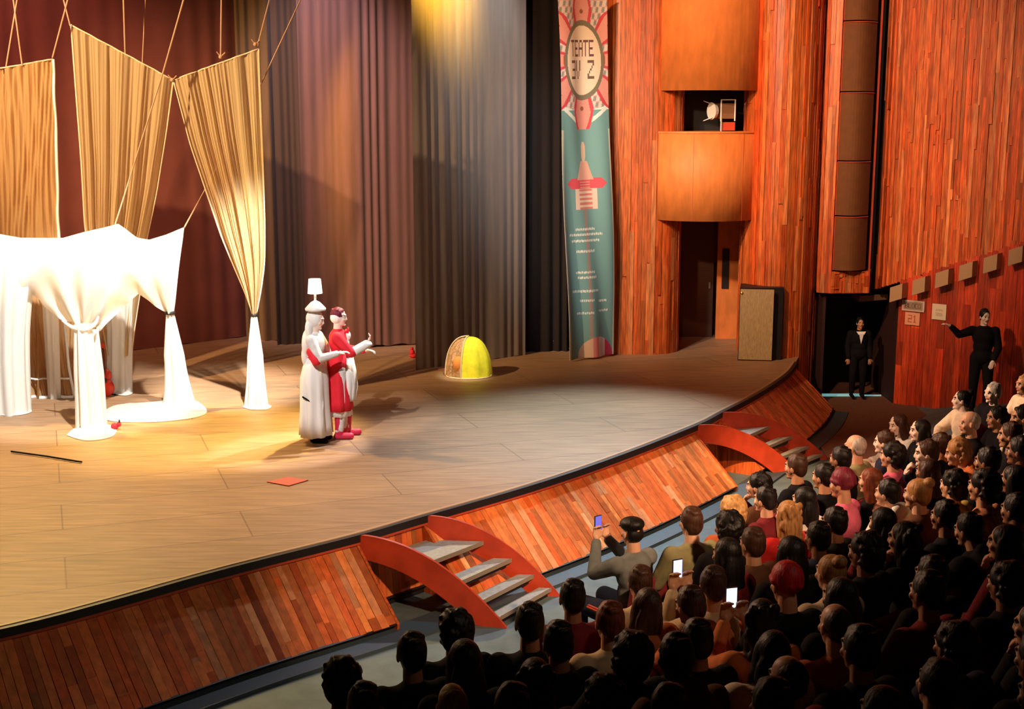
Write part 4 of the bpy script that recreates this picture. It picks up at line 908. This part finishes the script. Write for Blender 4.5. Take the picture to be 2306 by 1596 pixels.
for st in ('short', 'long', 'wavy', 'bun', 'pony', 'curly', 'thin', 'beanie', 'flatcap', 'hood'):
    HM[st] = remesh(hair_mesh(st), .0085, 2); HM[st].materials.append(HAIR['black'])
def inst(name, me, parent, m, loc=(0, 0, 0), rot=None):
    o = bpy.data.objects.new(name, me); COL.objects.link(o); o.parent = parent; o.location = loc
    if rot: o.rotation_euler = rot.to_euler()
    o.material_slots[0].link = 'OBJECT'; o.material_slots[0].material = m; return o
def person(label, pose, loc, yaw, skin, hair, hcol, top, bottom, scale=1.0, group=None, topname='shirt', tilt=0):
    p = POSES[pose]; o = bpy.data.objects.new('person', p['body']); COL.objects.link(o); o.location = loc; o.rotation_euler = (tilt, 0, yaw); o.scale = (scale,)*3
    o.material_slots[0].link = 'OBJECT'; o.material_slots[0].material = SKINS[skin]
    o.material_slots[4].link = 'OBJECT'; o.material_slots[4].material = HAIR['grey' if hcol in ('grey', 'white') else 'brown']
    tag(o, label, 'person', group)
    if hair: inst('hat' if hair in ('beanie', 'flatcap') else ('hood' if hair == 'hood' else 'hair'), HM[hair], o, hcol if not isinstance(hcol, str) else HAIR[hcol], p['J']['head'], p['J']['rot'])
    if top: inst(topname, p['top'], o, CL[top] if isinstance(top, str) else top)
    if bottom: inst('trousers', p['bottom'], o, CL[bottom] if isinstance(bottom, str) else bottom)
    inst('shoes', p['shoes'], o, CL['black']); return o
# ---- theatre seat
def seat_meshes():
    S = {}
    b = MB(); b.box((0, .06, .38), (.46, .44, .09)); S['seat_cushion'] = b
    b = MB(); b.prism([(-.24, -.20, .40), (-.24, -.13, .40), (-.24, -.24, .98), (-.24, -.31, .98)], (.48, 0, 0)); S['backrest'] = b
    for k, x in (('armrest', -.275), ('armrest_', .235)): b = MB(); b.box((x+.02, .08, .615), (.045, .38, .035)); b.box((x+.02, -.05, .31), (.03, .10, .60)); S[k] = b
    b = MB(); b.box((0, .05, .17), (.08, .22, .34)); b.box((0, .05, .01), (.2, .3, .02)); S['pedestal'] = b
    out = {}
    for k, bb in S.items():
        me = bb.mesh(k.strip('_'), []); bm = bmesh.new(); bm.from_mesh(me); bmesh.ops.remove_doubles(bm, verts=bm.verts, dist=1e-5); bmesh.ops.bevel(bm, geom=bm.edges[:], offset=.014, segments=2, affect='EDGES'); bm.to_mesh(me); bm.free()
        me.materials.append(mat('seat_red_fabric', (.20, .012, .02), .8) if k in ('seat_cushion', 'backrest') else (M['rail'] if 'arm' in k else M['dark_metal'])); out[k] = me
    return out
SM = seat_meshes()
def seat(loc, yaw, who):
    lab = 'red chair under the '+who
    if len(lab.split()) > 16: print('LONG', lab)
    t = empty('theatre_chair', loc, lab, 'chair', 'occupied theatre chairs', yaw)
    for k, me in SM.items(): o = bpy.data.objects.new(k.strip('_'), me); COL.objects.link(o); o.parent = t
AUD = [
 # px, py, pose, skin, hair, hair colour, top, label
 (800, 1523, 'lap', 2, 'curly', 'black', 'black', 'spectator with a big round black hairdo, leftmost in the house'),
 (967, 1466, 'lap', 2, 'short', 'black', 'black', 'dark short-haired spectator in black, second from the left'),
 (1107, 1425, 'lap', 2, 'curly', 'black', 'black', 'dark-haired spectator directly below the near end of the stairs'),
 (1093, 1583, 'lap', 0, 'thin', 'blond', 'black', 'blond head just showing at the bottom edge left of centre'),
 (1075, 1492, 'lap', 1, 'long', 'black', 'black', 'long-haired spectator with a lit neck, behind the near stair end'),
 (1193, 1412, 'lap', 2, 'short', 'black', 'black', 'black-haired spectator right beside the foot of the near stairs'),
 (1288, 1345, 'lap', 2, 'short', 'black', 'maroon', 'dark-haired spectator in maroon by the near stairs'),
 (1345, 1388, 'lap', 1, 'short', 'auburn', 'beige', 'auburn-haired spectator in a tan top, rim lit, behind the maroon top'),
 (1440, 1310, 'lap', 1, 'short', 'brown', 'beige', 'round brown-haired head in beige, just below the flat cap man'),
 (1475, 1195, 'phone', 0, 'flatcap', 'black', 'grey', 'man in a black flat cap and grey jacket filming'),
 (1545, 1182, 'lap', 0, 'short', 'brown', 'olive', 'spectator in an olive jacket beside the flat cap man'),
 (1600, 1184, 'lap', 2, 'curly', 'black', 'black', 'curly dark-haired spectator, third of the front group after the flat cap'),
 (1664, 1152, 'lap', 0, 'curly', 'blond', 'rust', 'blond curly-haired woman in the front group'),
 (1722, 1124, 'lap', 0, 'short', 'black', 'maroon', 'dark-haired spectator with lit cheek, right of the blond curly woman'),
 (1257, 1500, 'lap', 1, 'wavy', 'black', 'black', 'wavy black-haired spectator, low centre, hand lit beside the head'),
 (1400, 1488, 'lean', 2, 'curly', 'black', 'black', 'big dark head leaning, lower centre between rim-lit neighbours'),
 (1478, 1368, 'lean', 1, 'long', 'brown', 'rust', 'long brown-haired spectator with an orange-lit raised arm'),
 (1530, 1345, 'phone', 1, 'short', 'brown', 'beige', 'spectator in beige holding up the brightest phone'),
 (1600, 1378, 'forward', 1, 'short', 'brown', 'orange', 'spectator hunched forward in an orange coat'),
 (1645, 1250, 'lap', 1, 'long', 'black', 'maroon', 'woman with very long black hair in front of the orange coat'),
 (1772, 1322, 'lap', 1, 'beanie', 'red', 'black', 'spectator in a bright red knitted hat'),
 (1707, 1395, 'phone', 1, 'wavy', 'black', 'orange', 'wavy black-haired woman in an orange-lit sleeve holding a white phone'),
 (1748, 1160, 'lap', 0, 'wavy', 'tan', 'red', 'light brown-haired spectator in a red top'),
 (1690, 1222, 'lap', 1, 'short', 'brown', 'brown', 'brown-haired spectator left of the red top, behind the blond curly woman'),
 (1770, 1085, 'chin', 0, 'curly', 'black', 'brown', 'black-haired man with hand at his lit chin below the far stairs'),
 (1822, 1068, 'lap', 1, 'short', 'black', 'black', 'dark-haired spectator at the near stringer end of the far stairs'),
 (1851, 1048, 'lap', 1, 'short', 'brown', 'black', 'dark brown-haired spectator at the far stringer end of the far stairs'),
 (1822, 1122, 'lap', 0, 'long', 'black', 'white', 'long black-haired woman in a white top below the far stairs'),
 (1888, 1040, 'lap', 2, 'short', 'black', 'black', 'dark spectator left of the grey-haired man'),
 (1922, 1010, 'lap', 0, 'thin', 'grey', 'olive', 'grey-haired man in an olive shirt near the aisle'),
 (1902, 1090, 'lap', 1, 'beanie', 'maroon', 'pink', 'spectator in a maroon knitted hat and pink scarf'),
 (1950, 1086, 'lap', 0, 'long', 'auburn', 'black', 'long auburn-haired woman right of the maroon hat'),
 (1983, 1034, 'lap', 0, 'curly', 'black', 'pink', 'black curly-haired spectator with lit pink shoulder right of the grey-haired man'),
 (1990, 996, 'lap', 3, 'short', 'brown', 'navy', 'pale-faced spectator behind the black curly hair at the aisle'),
 (2022, 962, 'forward', 3, 'long', 'brown', 'white', 'spectator in white leaning forward at the aisle end of the row'),
 (2071, 968, 'lap', 3, 'long', 'black', 'black', 'pale-faced woman in black with long dark hair by the aisle'),
 (2048, 1018, 'chin', 3, 'short', 'brown', 'navy', 'pale spectator with hand at mouth below the woman in black'),
 (2165, 902, 'lean', 3, 'bun', 'black', 'cream', 'pale woman in a cream cardigan with black bun by the wall'),
 (2200, 948, 'lap', 0, 'thin', 'grey', 'black', 'balding man right below the woman in the cream cardigan'),
 (2236, 945, 'lap', 1, 'short', 'black', 'black', 'reddish-faced dark-haired spectator right of the balding man'),
 (2248, 986, 'lap', 1, 'short', 'brown', 'black', 'spectator with a red-lit face two rows under the right wall'),
 (2252, 880, 'lap', 3, 'short', 'grey', 'black', 'grey-haired spectator near the right edge under the wall'),
 (2290, 870, 'lap', 1, 'short', 'tan', 'cream', 'orange-lit spectator in cream at the right picture edge, topmost'),
 (2290, 940, 'lap', 1, 'short', 'black', 'cream', 'dark-haired spectator in cream at the right edge below the topmost'),
 (2160, 1022, 'forward', 0, 'curly', 'tan', 'orange', 'tan curly-haired spectator in an orange-lit coat reaching forward'),
 (2110, 1010, 'lap', 1, 'short', 'brown', 'black', 'brown-haired spectator between the woman in black and the orange-lit coat'),
 (2088, 1062, 'lap', 2, 'long', 'brown', 'black', 'dark long-haired spectator in shade, behind the pale hand-to-mouth one'),
 (2003, 1112, 'chin', 0, 'short', 'black', 'white', 'black-haired spectator in a white collar with bent lit arm'),
 (2066, 1110, 'lap', 0, 'bun', 'tan', 'brown', 'small light-brown head with a bun right of the white collar'),
 (2142, 1092, 'lap', 0, 'curly', 'black', 'mustard', 'black-haired man in a mustard jacket'),
 (2208, 1096, 'lap', 1, 'curly', 'black', 'pattern', 'black-haired spectator in a patterned rust coat right of the mustard jacket'),
 (1977, 1172, 'lap', 1, 'long', 'black', 'maroon', 'long dark-haired spectator, rim lit purple, left of the mustard jacket'),
 (2022, 1218, 'chin', 1, 'wavy', 'black', 'black', 'wavy black-haired woman with lit fingers at her face'),
 (1867, 1290, 'lap', 0, 'bun', 'tan', 'beige', 'light-brown bun and beige collar right of the red knitted hat'),
 (1905, 1180, 'lap', 2, 'short', 'black', 'black', 'dark spectator behind the pink scarf'),
 (1850, 1205, 'lap', 2, 'short', 'black', 'navy', 'dark spectator behind the long black-haired woman in white'),
 (1800, 1245, 'lap', 2, 'long', 'black', 'black', 'long-haired dark spectator just above the red knitted hat'),
 (1915, 1245, 'lap', 2, 'curly', 'black', 'black', 'curly dark head above the light-brown bun'),
 (2262, 1222, 'chin', 0, 'long', 'black', 'maroon', 'long-haired woman with lit profile at the right edge'),
 (2180, 1205, 'forward', 1, 'short', 'black', 'black', 'dark spectator stretching a lit forearm forward'),
 (2105, 1165, 'lap', 2, 'short', 'black', 'black', 'dark head directly below the mustard jacket'),
 (2275, 1150, 'lap', 2, 'short', 'black', 'black', 'dark head at the right edge above the lit profile'),
 (2282, 1018, 'lap', 2, 'short', 'black', 'lilac', 'dark-haired spectator in lilac white at the right edge'),
 (2235, 1035, 'lap', 2, 'short', 'black', 'black', 'dark spectator left of the lilac one'),
 (2270, 1080, 'lap', 2, 'long', 'black', 'black', 'long-haired dark spectator right of the patterned coat'),
 (1810, 1412, 'lap', 1, 'thin', 'brown', 'rust', 'small lit face below the red knitted hat'),
 (1865, 1462, 'lean', 1, 'long', 'black', 'cream', 'dark long-haired spectator with one brightly lit cream sleeve'),
 (1700, 1528, 'lap', 1, 'thin', 'brown', 'maroon', 'brown thin-haired head with red rim light at the bottom edge'),
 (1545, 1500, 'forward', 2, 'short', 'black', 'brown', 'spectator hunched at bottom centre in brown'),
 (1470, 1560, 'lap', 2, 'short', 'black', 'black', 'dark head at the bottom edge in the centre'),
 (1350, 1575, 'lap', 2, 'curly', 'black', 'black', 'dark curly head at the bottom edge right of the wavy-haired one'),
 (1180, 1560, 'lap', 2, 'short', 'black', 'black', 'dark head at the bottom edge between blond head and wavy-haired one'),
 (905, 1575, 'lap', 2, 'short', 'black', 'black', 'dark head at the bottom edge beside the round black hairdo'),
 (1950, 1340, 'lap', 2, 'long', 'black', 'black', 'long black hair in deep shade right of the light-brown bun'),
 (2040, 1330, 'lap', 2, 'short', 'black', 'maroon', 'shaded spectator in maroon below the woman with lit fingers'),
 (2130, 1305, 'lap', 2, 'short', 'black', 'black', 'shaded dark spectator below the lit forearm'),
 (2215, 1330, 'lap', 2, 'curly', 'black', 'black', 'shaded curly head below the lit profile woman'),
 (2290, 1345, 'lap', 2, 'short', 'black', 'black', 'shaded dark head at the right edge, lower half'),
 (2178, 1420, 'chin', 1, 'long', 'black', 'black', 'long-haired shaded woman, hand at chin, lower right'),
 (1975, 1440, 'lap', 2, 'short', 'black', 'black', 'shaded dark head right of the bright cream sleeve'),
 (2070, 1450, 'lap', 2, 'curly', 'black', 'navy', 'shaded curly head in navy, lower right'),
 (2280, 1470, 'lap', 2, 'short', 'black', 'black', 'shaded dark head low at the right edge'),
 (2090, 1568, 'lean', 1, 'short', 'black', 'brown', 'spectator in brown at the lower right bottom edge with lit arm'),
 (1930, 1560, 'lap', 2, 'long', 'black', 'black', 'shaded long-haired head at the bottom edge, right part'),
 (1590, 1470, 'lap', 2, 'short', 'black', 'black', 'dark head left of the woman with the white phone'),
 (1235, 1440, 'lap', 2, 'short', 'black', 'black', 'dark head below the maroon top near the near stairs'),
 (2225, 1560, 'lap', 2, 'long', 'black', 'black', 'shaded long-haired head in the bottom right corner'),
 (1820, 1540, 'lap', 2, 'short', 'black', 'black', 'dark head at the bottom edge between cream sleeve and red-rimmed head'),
]
def solve(px, py, hz):
    r = ray(px, py); prev = None
    Y = 26.0
    while Y > 3.2:
        q = _C+r*(Y/r.y)
        if q.z >= zfloor(q.x, q.y)+hz: return q
        Y -= .05
    return q
FOC = Vector((-2.3, 16.4, 0)); ra = random.Random(5); plan = []
for a in AUD:
    J = POSES[a[2]]['J']; sc_ = ra.uniform(1.04, 1.12); hq = J['head']*sc_; q = solve(a[0], a[1], hq.z)
    d = FOC-q; yaw = math.atan2(d.y, d.x)-math.pi/2+math.radians(ra.uniform(-10, 10)+(12 if q.y > 13 else 0))
    off = Matrix.Rotation(yaw, 3, 'Z') @ hq
    plan.append([q.x-off.x, q.y-off.y, yaw, sc_, a])
for it in range(60):                                   # neighbours keep shoulder distance
    for i in range(len(plan)):
        for j in range(i):
            dx, dy = plan[i][0]-plan[j][0], plan[i][1]-plan[j][1]; dd_ = math.hypot(dx, dy) or 1e-3
            if dd_ < .50:
                k = (.50-dd_)/dd_*.30; plan[i][0] += dx*k; plan[i][1] += dy*k; plan[j][0] -= dx*k; plan[j][1] -= dy*k
PEOPLE = {}
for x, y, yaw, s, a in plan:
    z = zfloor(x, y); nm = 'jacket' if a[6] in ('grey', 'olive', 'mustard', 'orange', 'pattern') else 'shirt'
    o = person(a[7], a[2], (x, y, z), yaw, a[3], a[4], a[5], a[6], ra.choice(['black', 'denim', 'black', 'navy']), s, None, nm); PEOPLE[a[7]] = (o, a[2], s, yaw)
    seat((x, y, z), yaw, a[7])
# phones held up
def phone(who, label, col, es, bright):
    o, pose, s, yaw = PEOPLE[who]; J = POSES[pose]['J']; Mw = Matrix.Translation(o.location) @ Matrix.Rotation(yaw, 4, 'Z') @ Matrix.Scale(s, 4)
    c = Mw @ ((J['wrL']+J['wrR'])/2+v3(0, .05, .12)); t = empty('phone', c, label, 'phone', None, yaw)
    b = MB(); b.box(c, (.078, .010, .16), yaw); b.build('phone_body', M['black'], t)
    b = MB(); fw = Matrix.Rotation(yaw, 3, 'Z') @ v3(0, -.0062, 0); b.box(c+fw, (.070, .002, .15), yaw); b.build('screen', mat('lit_screen', (.1, .1, .12), .3, emit=col, es=es), t)
phone('man in a black flat cap and grey jacket filming', 'phone with a dim blue screen held by the flat cap man', (.10, .12, .75), 1.0, 0)
phone('spectator in beige holding up the brightest phone', 'brightest phone, bluish-white screen, held by the spectator in beige', (.45, .50, 1.0), 2.2, 0)
phone('wavy black-haired woman in an orange-lit sleeve holding a white phone', 'white-lit phone held by the wavy black-haired woman', (.8, .85, 1.0), 1.6, 0)
# ================================================================== standing people
J = base_pose(False); J.update(elR=v3(.20, .16, 1.16), wrR=v3(.12, .36, 1.26), hdR=v3(-.2, .5, .8), elL=v3(-.24, .10, 1.14), wrL=v3(-.10, .34, 1.14), hdL=v3(.3, .9, 0), curl=.7); J['rot'] = hrot(-10, -4)
J['anL'] += v3(0, .10, 0); J['knL'] += v3(0, .05, 0); make_pose('embrace', J, g=.018)
J = base_pose(False); J.update(elR=v3(.24, .10, 1.14), wrR=v3(.16, .32, 1.20), hdR=v3(-.2, .9, .2), elL=v3(-.22, .12, 1.12), wrL=v3(-.12, .34, 1.20), hdL=v3(.2, .9, .2)); J['rot'] = hrot(-5, -14); make_pose('hold', J, g=.014)
J = base_pose(False); make_pose('stand', J, g=.028)
J = base_pose(False); J['rot'] = hrot(20, -6); J.update(elR=v3(.38, .06, 1.30), wrR=v3(.52, .12, 1.44), hdR=v3(.8, .2, .4), elL=v3(-.24, .0, 1.10), wrL=v3(-.16, .16, .92), hdL=v3(.3, .4, -.8)); make_pose('reach', J, g=.02)
def skirt(parent, name, m, prof, cx=0, cy=0, folds=9, amp=.08, seed=0, ey=1.0):
    b = MB(); r = random.Random(seed); ph = r.random()*6; b.lathe((0, 0, 0), prof, 64, wob=lambda t, k: amp*k*math.sin(folds*t+ph)+.03*k*math.sin(23*t))
    b.v = [(cx+v[0], cy+v[1]*ey, v[2]) for v in b.v]; me = b.mesh(name, m); me.polygons.foreach_set('use_smooth', [True]*len(me.polygons)); me.flip_normals() if False else None
    o = bpy.data.objects.new(name, me); COL.objects.link(o); o.parent = parent; return o
def attach(parent, name, mb_, m, vox=.009):
    me = remesh(mb_, vox, 3); me.materials.append(m); o = bpy.data.objects.new(name, me); COL.objects.link(o); o.parent = parent; return o
RC = mat('scarlet_coat', (.72, .012, .030), .8, noise=.12, nscale=5, bump=.2); WH_ = M['white']
# actor in the red coat
q = P(768, 984, 0)
a = person('actor in a long red coat and red boots with one hand raised', 'embrace', q, -math.pi/2+.12, 3, 'short', 'maroon', RC, CL['white'], 1.0, None, 'coat')
skirt(a, 'coat_skirt', RC, [(.165, 1.16), (.185, .95), (.205, .70), (.215, .50), (.225, .385)], 0, -.015, 8, .06, 1, .80)
skirt(a, 'white_petticoat', WH_, [(.10, 1.08), (.15, .88), (.165, .70), (.13, .56), (.12, .50)], .0, .105, 11, .08, 2, .80)
skirt(a, 'white_hem', WH_, [(.15, .60), (.19, .42), (.20, .31)], 0, -.005, 13, .05, 4, .80)
b = MB(); b.ell((0, .09, 1.24), (.10, .05, .17)); b.ell((0, .12, 1.36), (.07, .04, .06)); b.ell((.0, .13, 1.12), (.09, .05, .10)); attach(a, 'white_blouse', b, WH_)
Jp = POSES['embrace']['J']; b = MB()
for S in 'R': b.cap(Jp['el'+S].lerp(Jp['wr'+S], .25), .062, Jp['wr'+S], .058); b.ell(Jp['wr'+S], (.075, .075, .05))
attach(a, 'white_sleeve', b, WH_)
b = MB()
for S in 'LR': n_ = Jp['an'+S]; b.cap(n_-v3(0, .025, .045), .05, n_+v3(0, .15, -.05), .045); b.cap(n_, .056, n_+v3(0, .01, .22), .066)
attach(a, 'red_boots', b, mat('pink_red_boots', (.62, .02, .07), .5))
b = MB(); c = Jp['head']; b.ell(c+v3(0, -.03, -.0), (.088, .09, .085)); b.cap(c+v3(-.05, .04, .05), .022, c+v3(.05, .04, .05), .022); attach(a, 'white_headscarf', b, WH_)
b = MB(); b.cap(v3(-.05, .10, 1.42), .02, v3(.05, .10, 1.42), .02); b.ell((.03, .125, 1.43), (.03, .015, .05)); attach(a, 'red_bow', b, RC, .006)
# actor in the white gown with a lamp on the head
q2 = P(718, 993, 0)
a2 = person('actor in a white gown and veil with a table lamp on the head', 'hold', q2, -math.pi/2-.1, 3, None, None, CL['white'], CL['white'], 1.0, None, 'bodice')
Jq = POSES['hold']['J']
skirt(a2, 'gown_skirt', WH_, [(.14, 1.12), (.20, 1.0), (.25, .85), (.255, .70), (.26, .45), (.275, .25), (.285, .10)], 0, -.03, 9, .09, 3, .72)
b = MB(); c = Jq['head']; b.ell(c+v3(0, -.03, .02), (.10, .11, .12)); b.ell(c+v3(0, -.09, -.12), (.12, .06, .15)); b.ell((0, -.12, 1.28), (.15, .06, .20)); b.ell((0, -.13, 1.14), (.14, .06, .16)); attach(a2, 'white_veil', b, WH_)
b = MB(); b.cap(v3(-.20, -.02, 1.22), .06, v3(-.22, .05, 1.12), .07); b.cap(v3(.20, -.02, 1.22), .06, v3(.24, .06, 1.12), .07); b.ell((0, .0, 1.11), (.165, .125, .06)); attach(a2, 'red_sash', b, RC)
b = MB(); b.cap(v3(.245, -.13, .64), .012, v3(.262, -.02, .58), .010); attach(a2, 'black_ribbon', b, CL['black'], .006)
# lamp on the head
hc = Matrix.Translation(q2) @ Matrix.Rotation(-math.pi/2-.1, 4, 'Z') @ (Jq['head']+v3(0, -.01, .125)); lx, ly = hc.x, hc.y; z0 = hc.z-.005
t = empty('table_lamp', (lx, ly, z0), 'glowing white table lamp balanced on the head of the white-gowned actor', 'lamp')
b = MB(); b.lathe((lx, ly, z0), [(.03, -.0), (.13, .005), (.135, .03), (.10, .07), (.06, .11), (.025, .13), (.015, .135)], 28); b.build('lamp_base', M['white_plastic'], t, True)
b = MB(); b.tube([(lx, ly, z0+.13), (lx, ly, z0+.26)], .016, 10); b.build('stem', M['white_plastic'], t)
b = MB(); b.lathe((lx, ly, z0), [(.095, .225), (.078, .41), (.074, .41), (.09, .225)], 28); b.build('lamp_shade', M['shade_glow'], t, True)
# ushers
q = P(1940, 908, FLOORZ)
u1 = person('usher in a dark suit with white collar standing in the exit doorway', 'stand', (q.x, q.y+.35, FLOORZ+.04), math.pi, 1, 'short', 'black', 'black', 'black', .84, None, 'jacket')
b = MB(); b.prism([(-.05, .145, 1.40), (.05, .145, 1.40), (0, .150, 1.18)], (0, .006, 0)); b.prism([(-.10, .10, 1.44), (.10, .10, 1.44), (.06, .13, 1.38), (-.06, .13, 1.38)], (0, .02, 0))
o = bpy.data.objects.new('white_collar', b.mesh('white_collar', WH_)); COL.objects.link(o); o.parent = u1
q = P(2203, 930, zfloor(8, 21.4)); zq = q.z
u2 = person('attendant in black standing against the lower side wall, one arm out', 'reach', (q.x, q.y, zq), math.pi-.25, 3, 'short', 'black', 'black', 'black', 1.0, None, 'jumper')
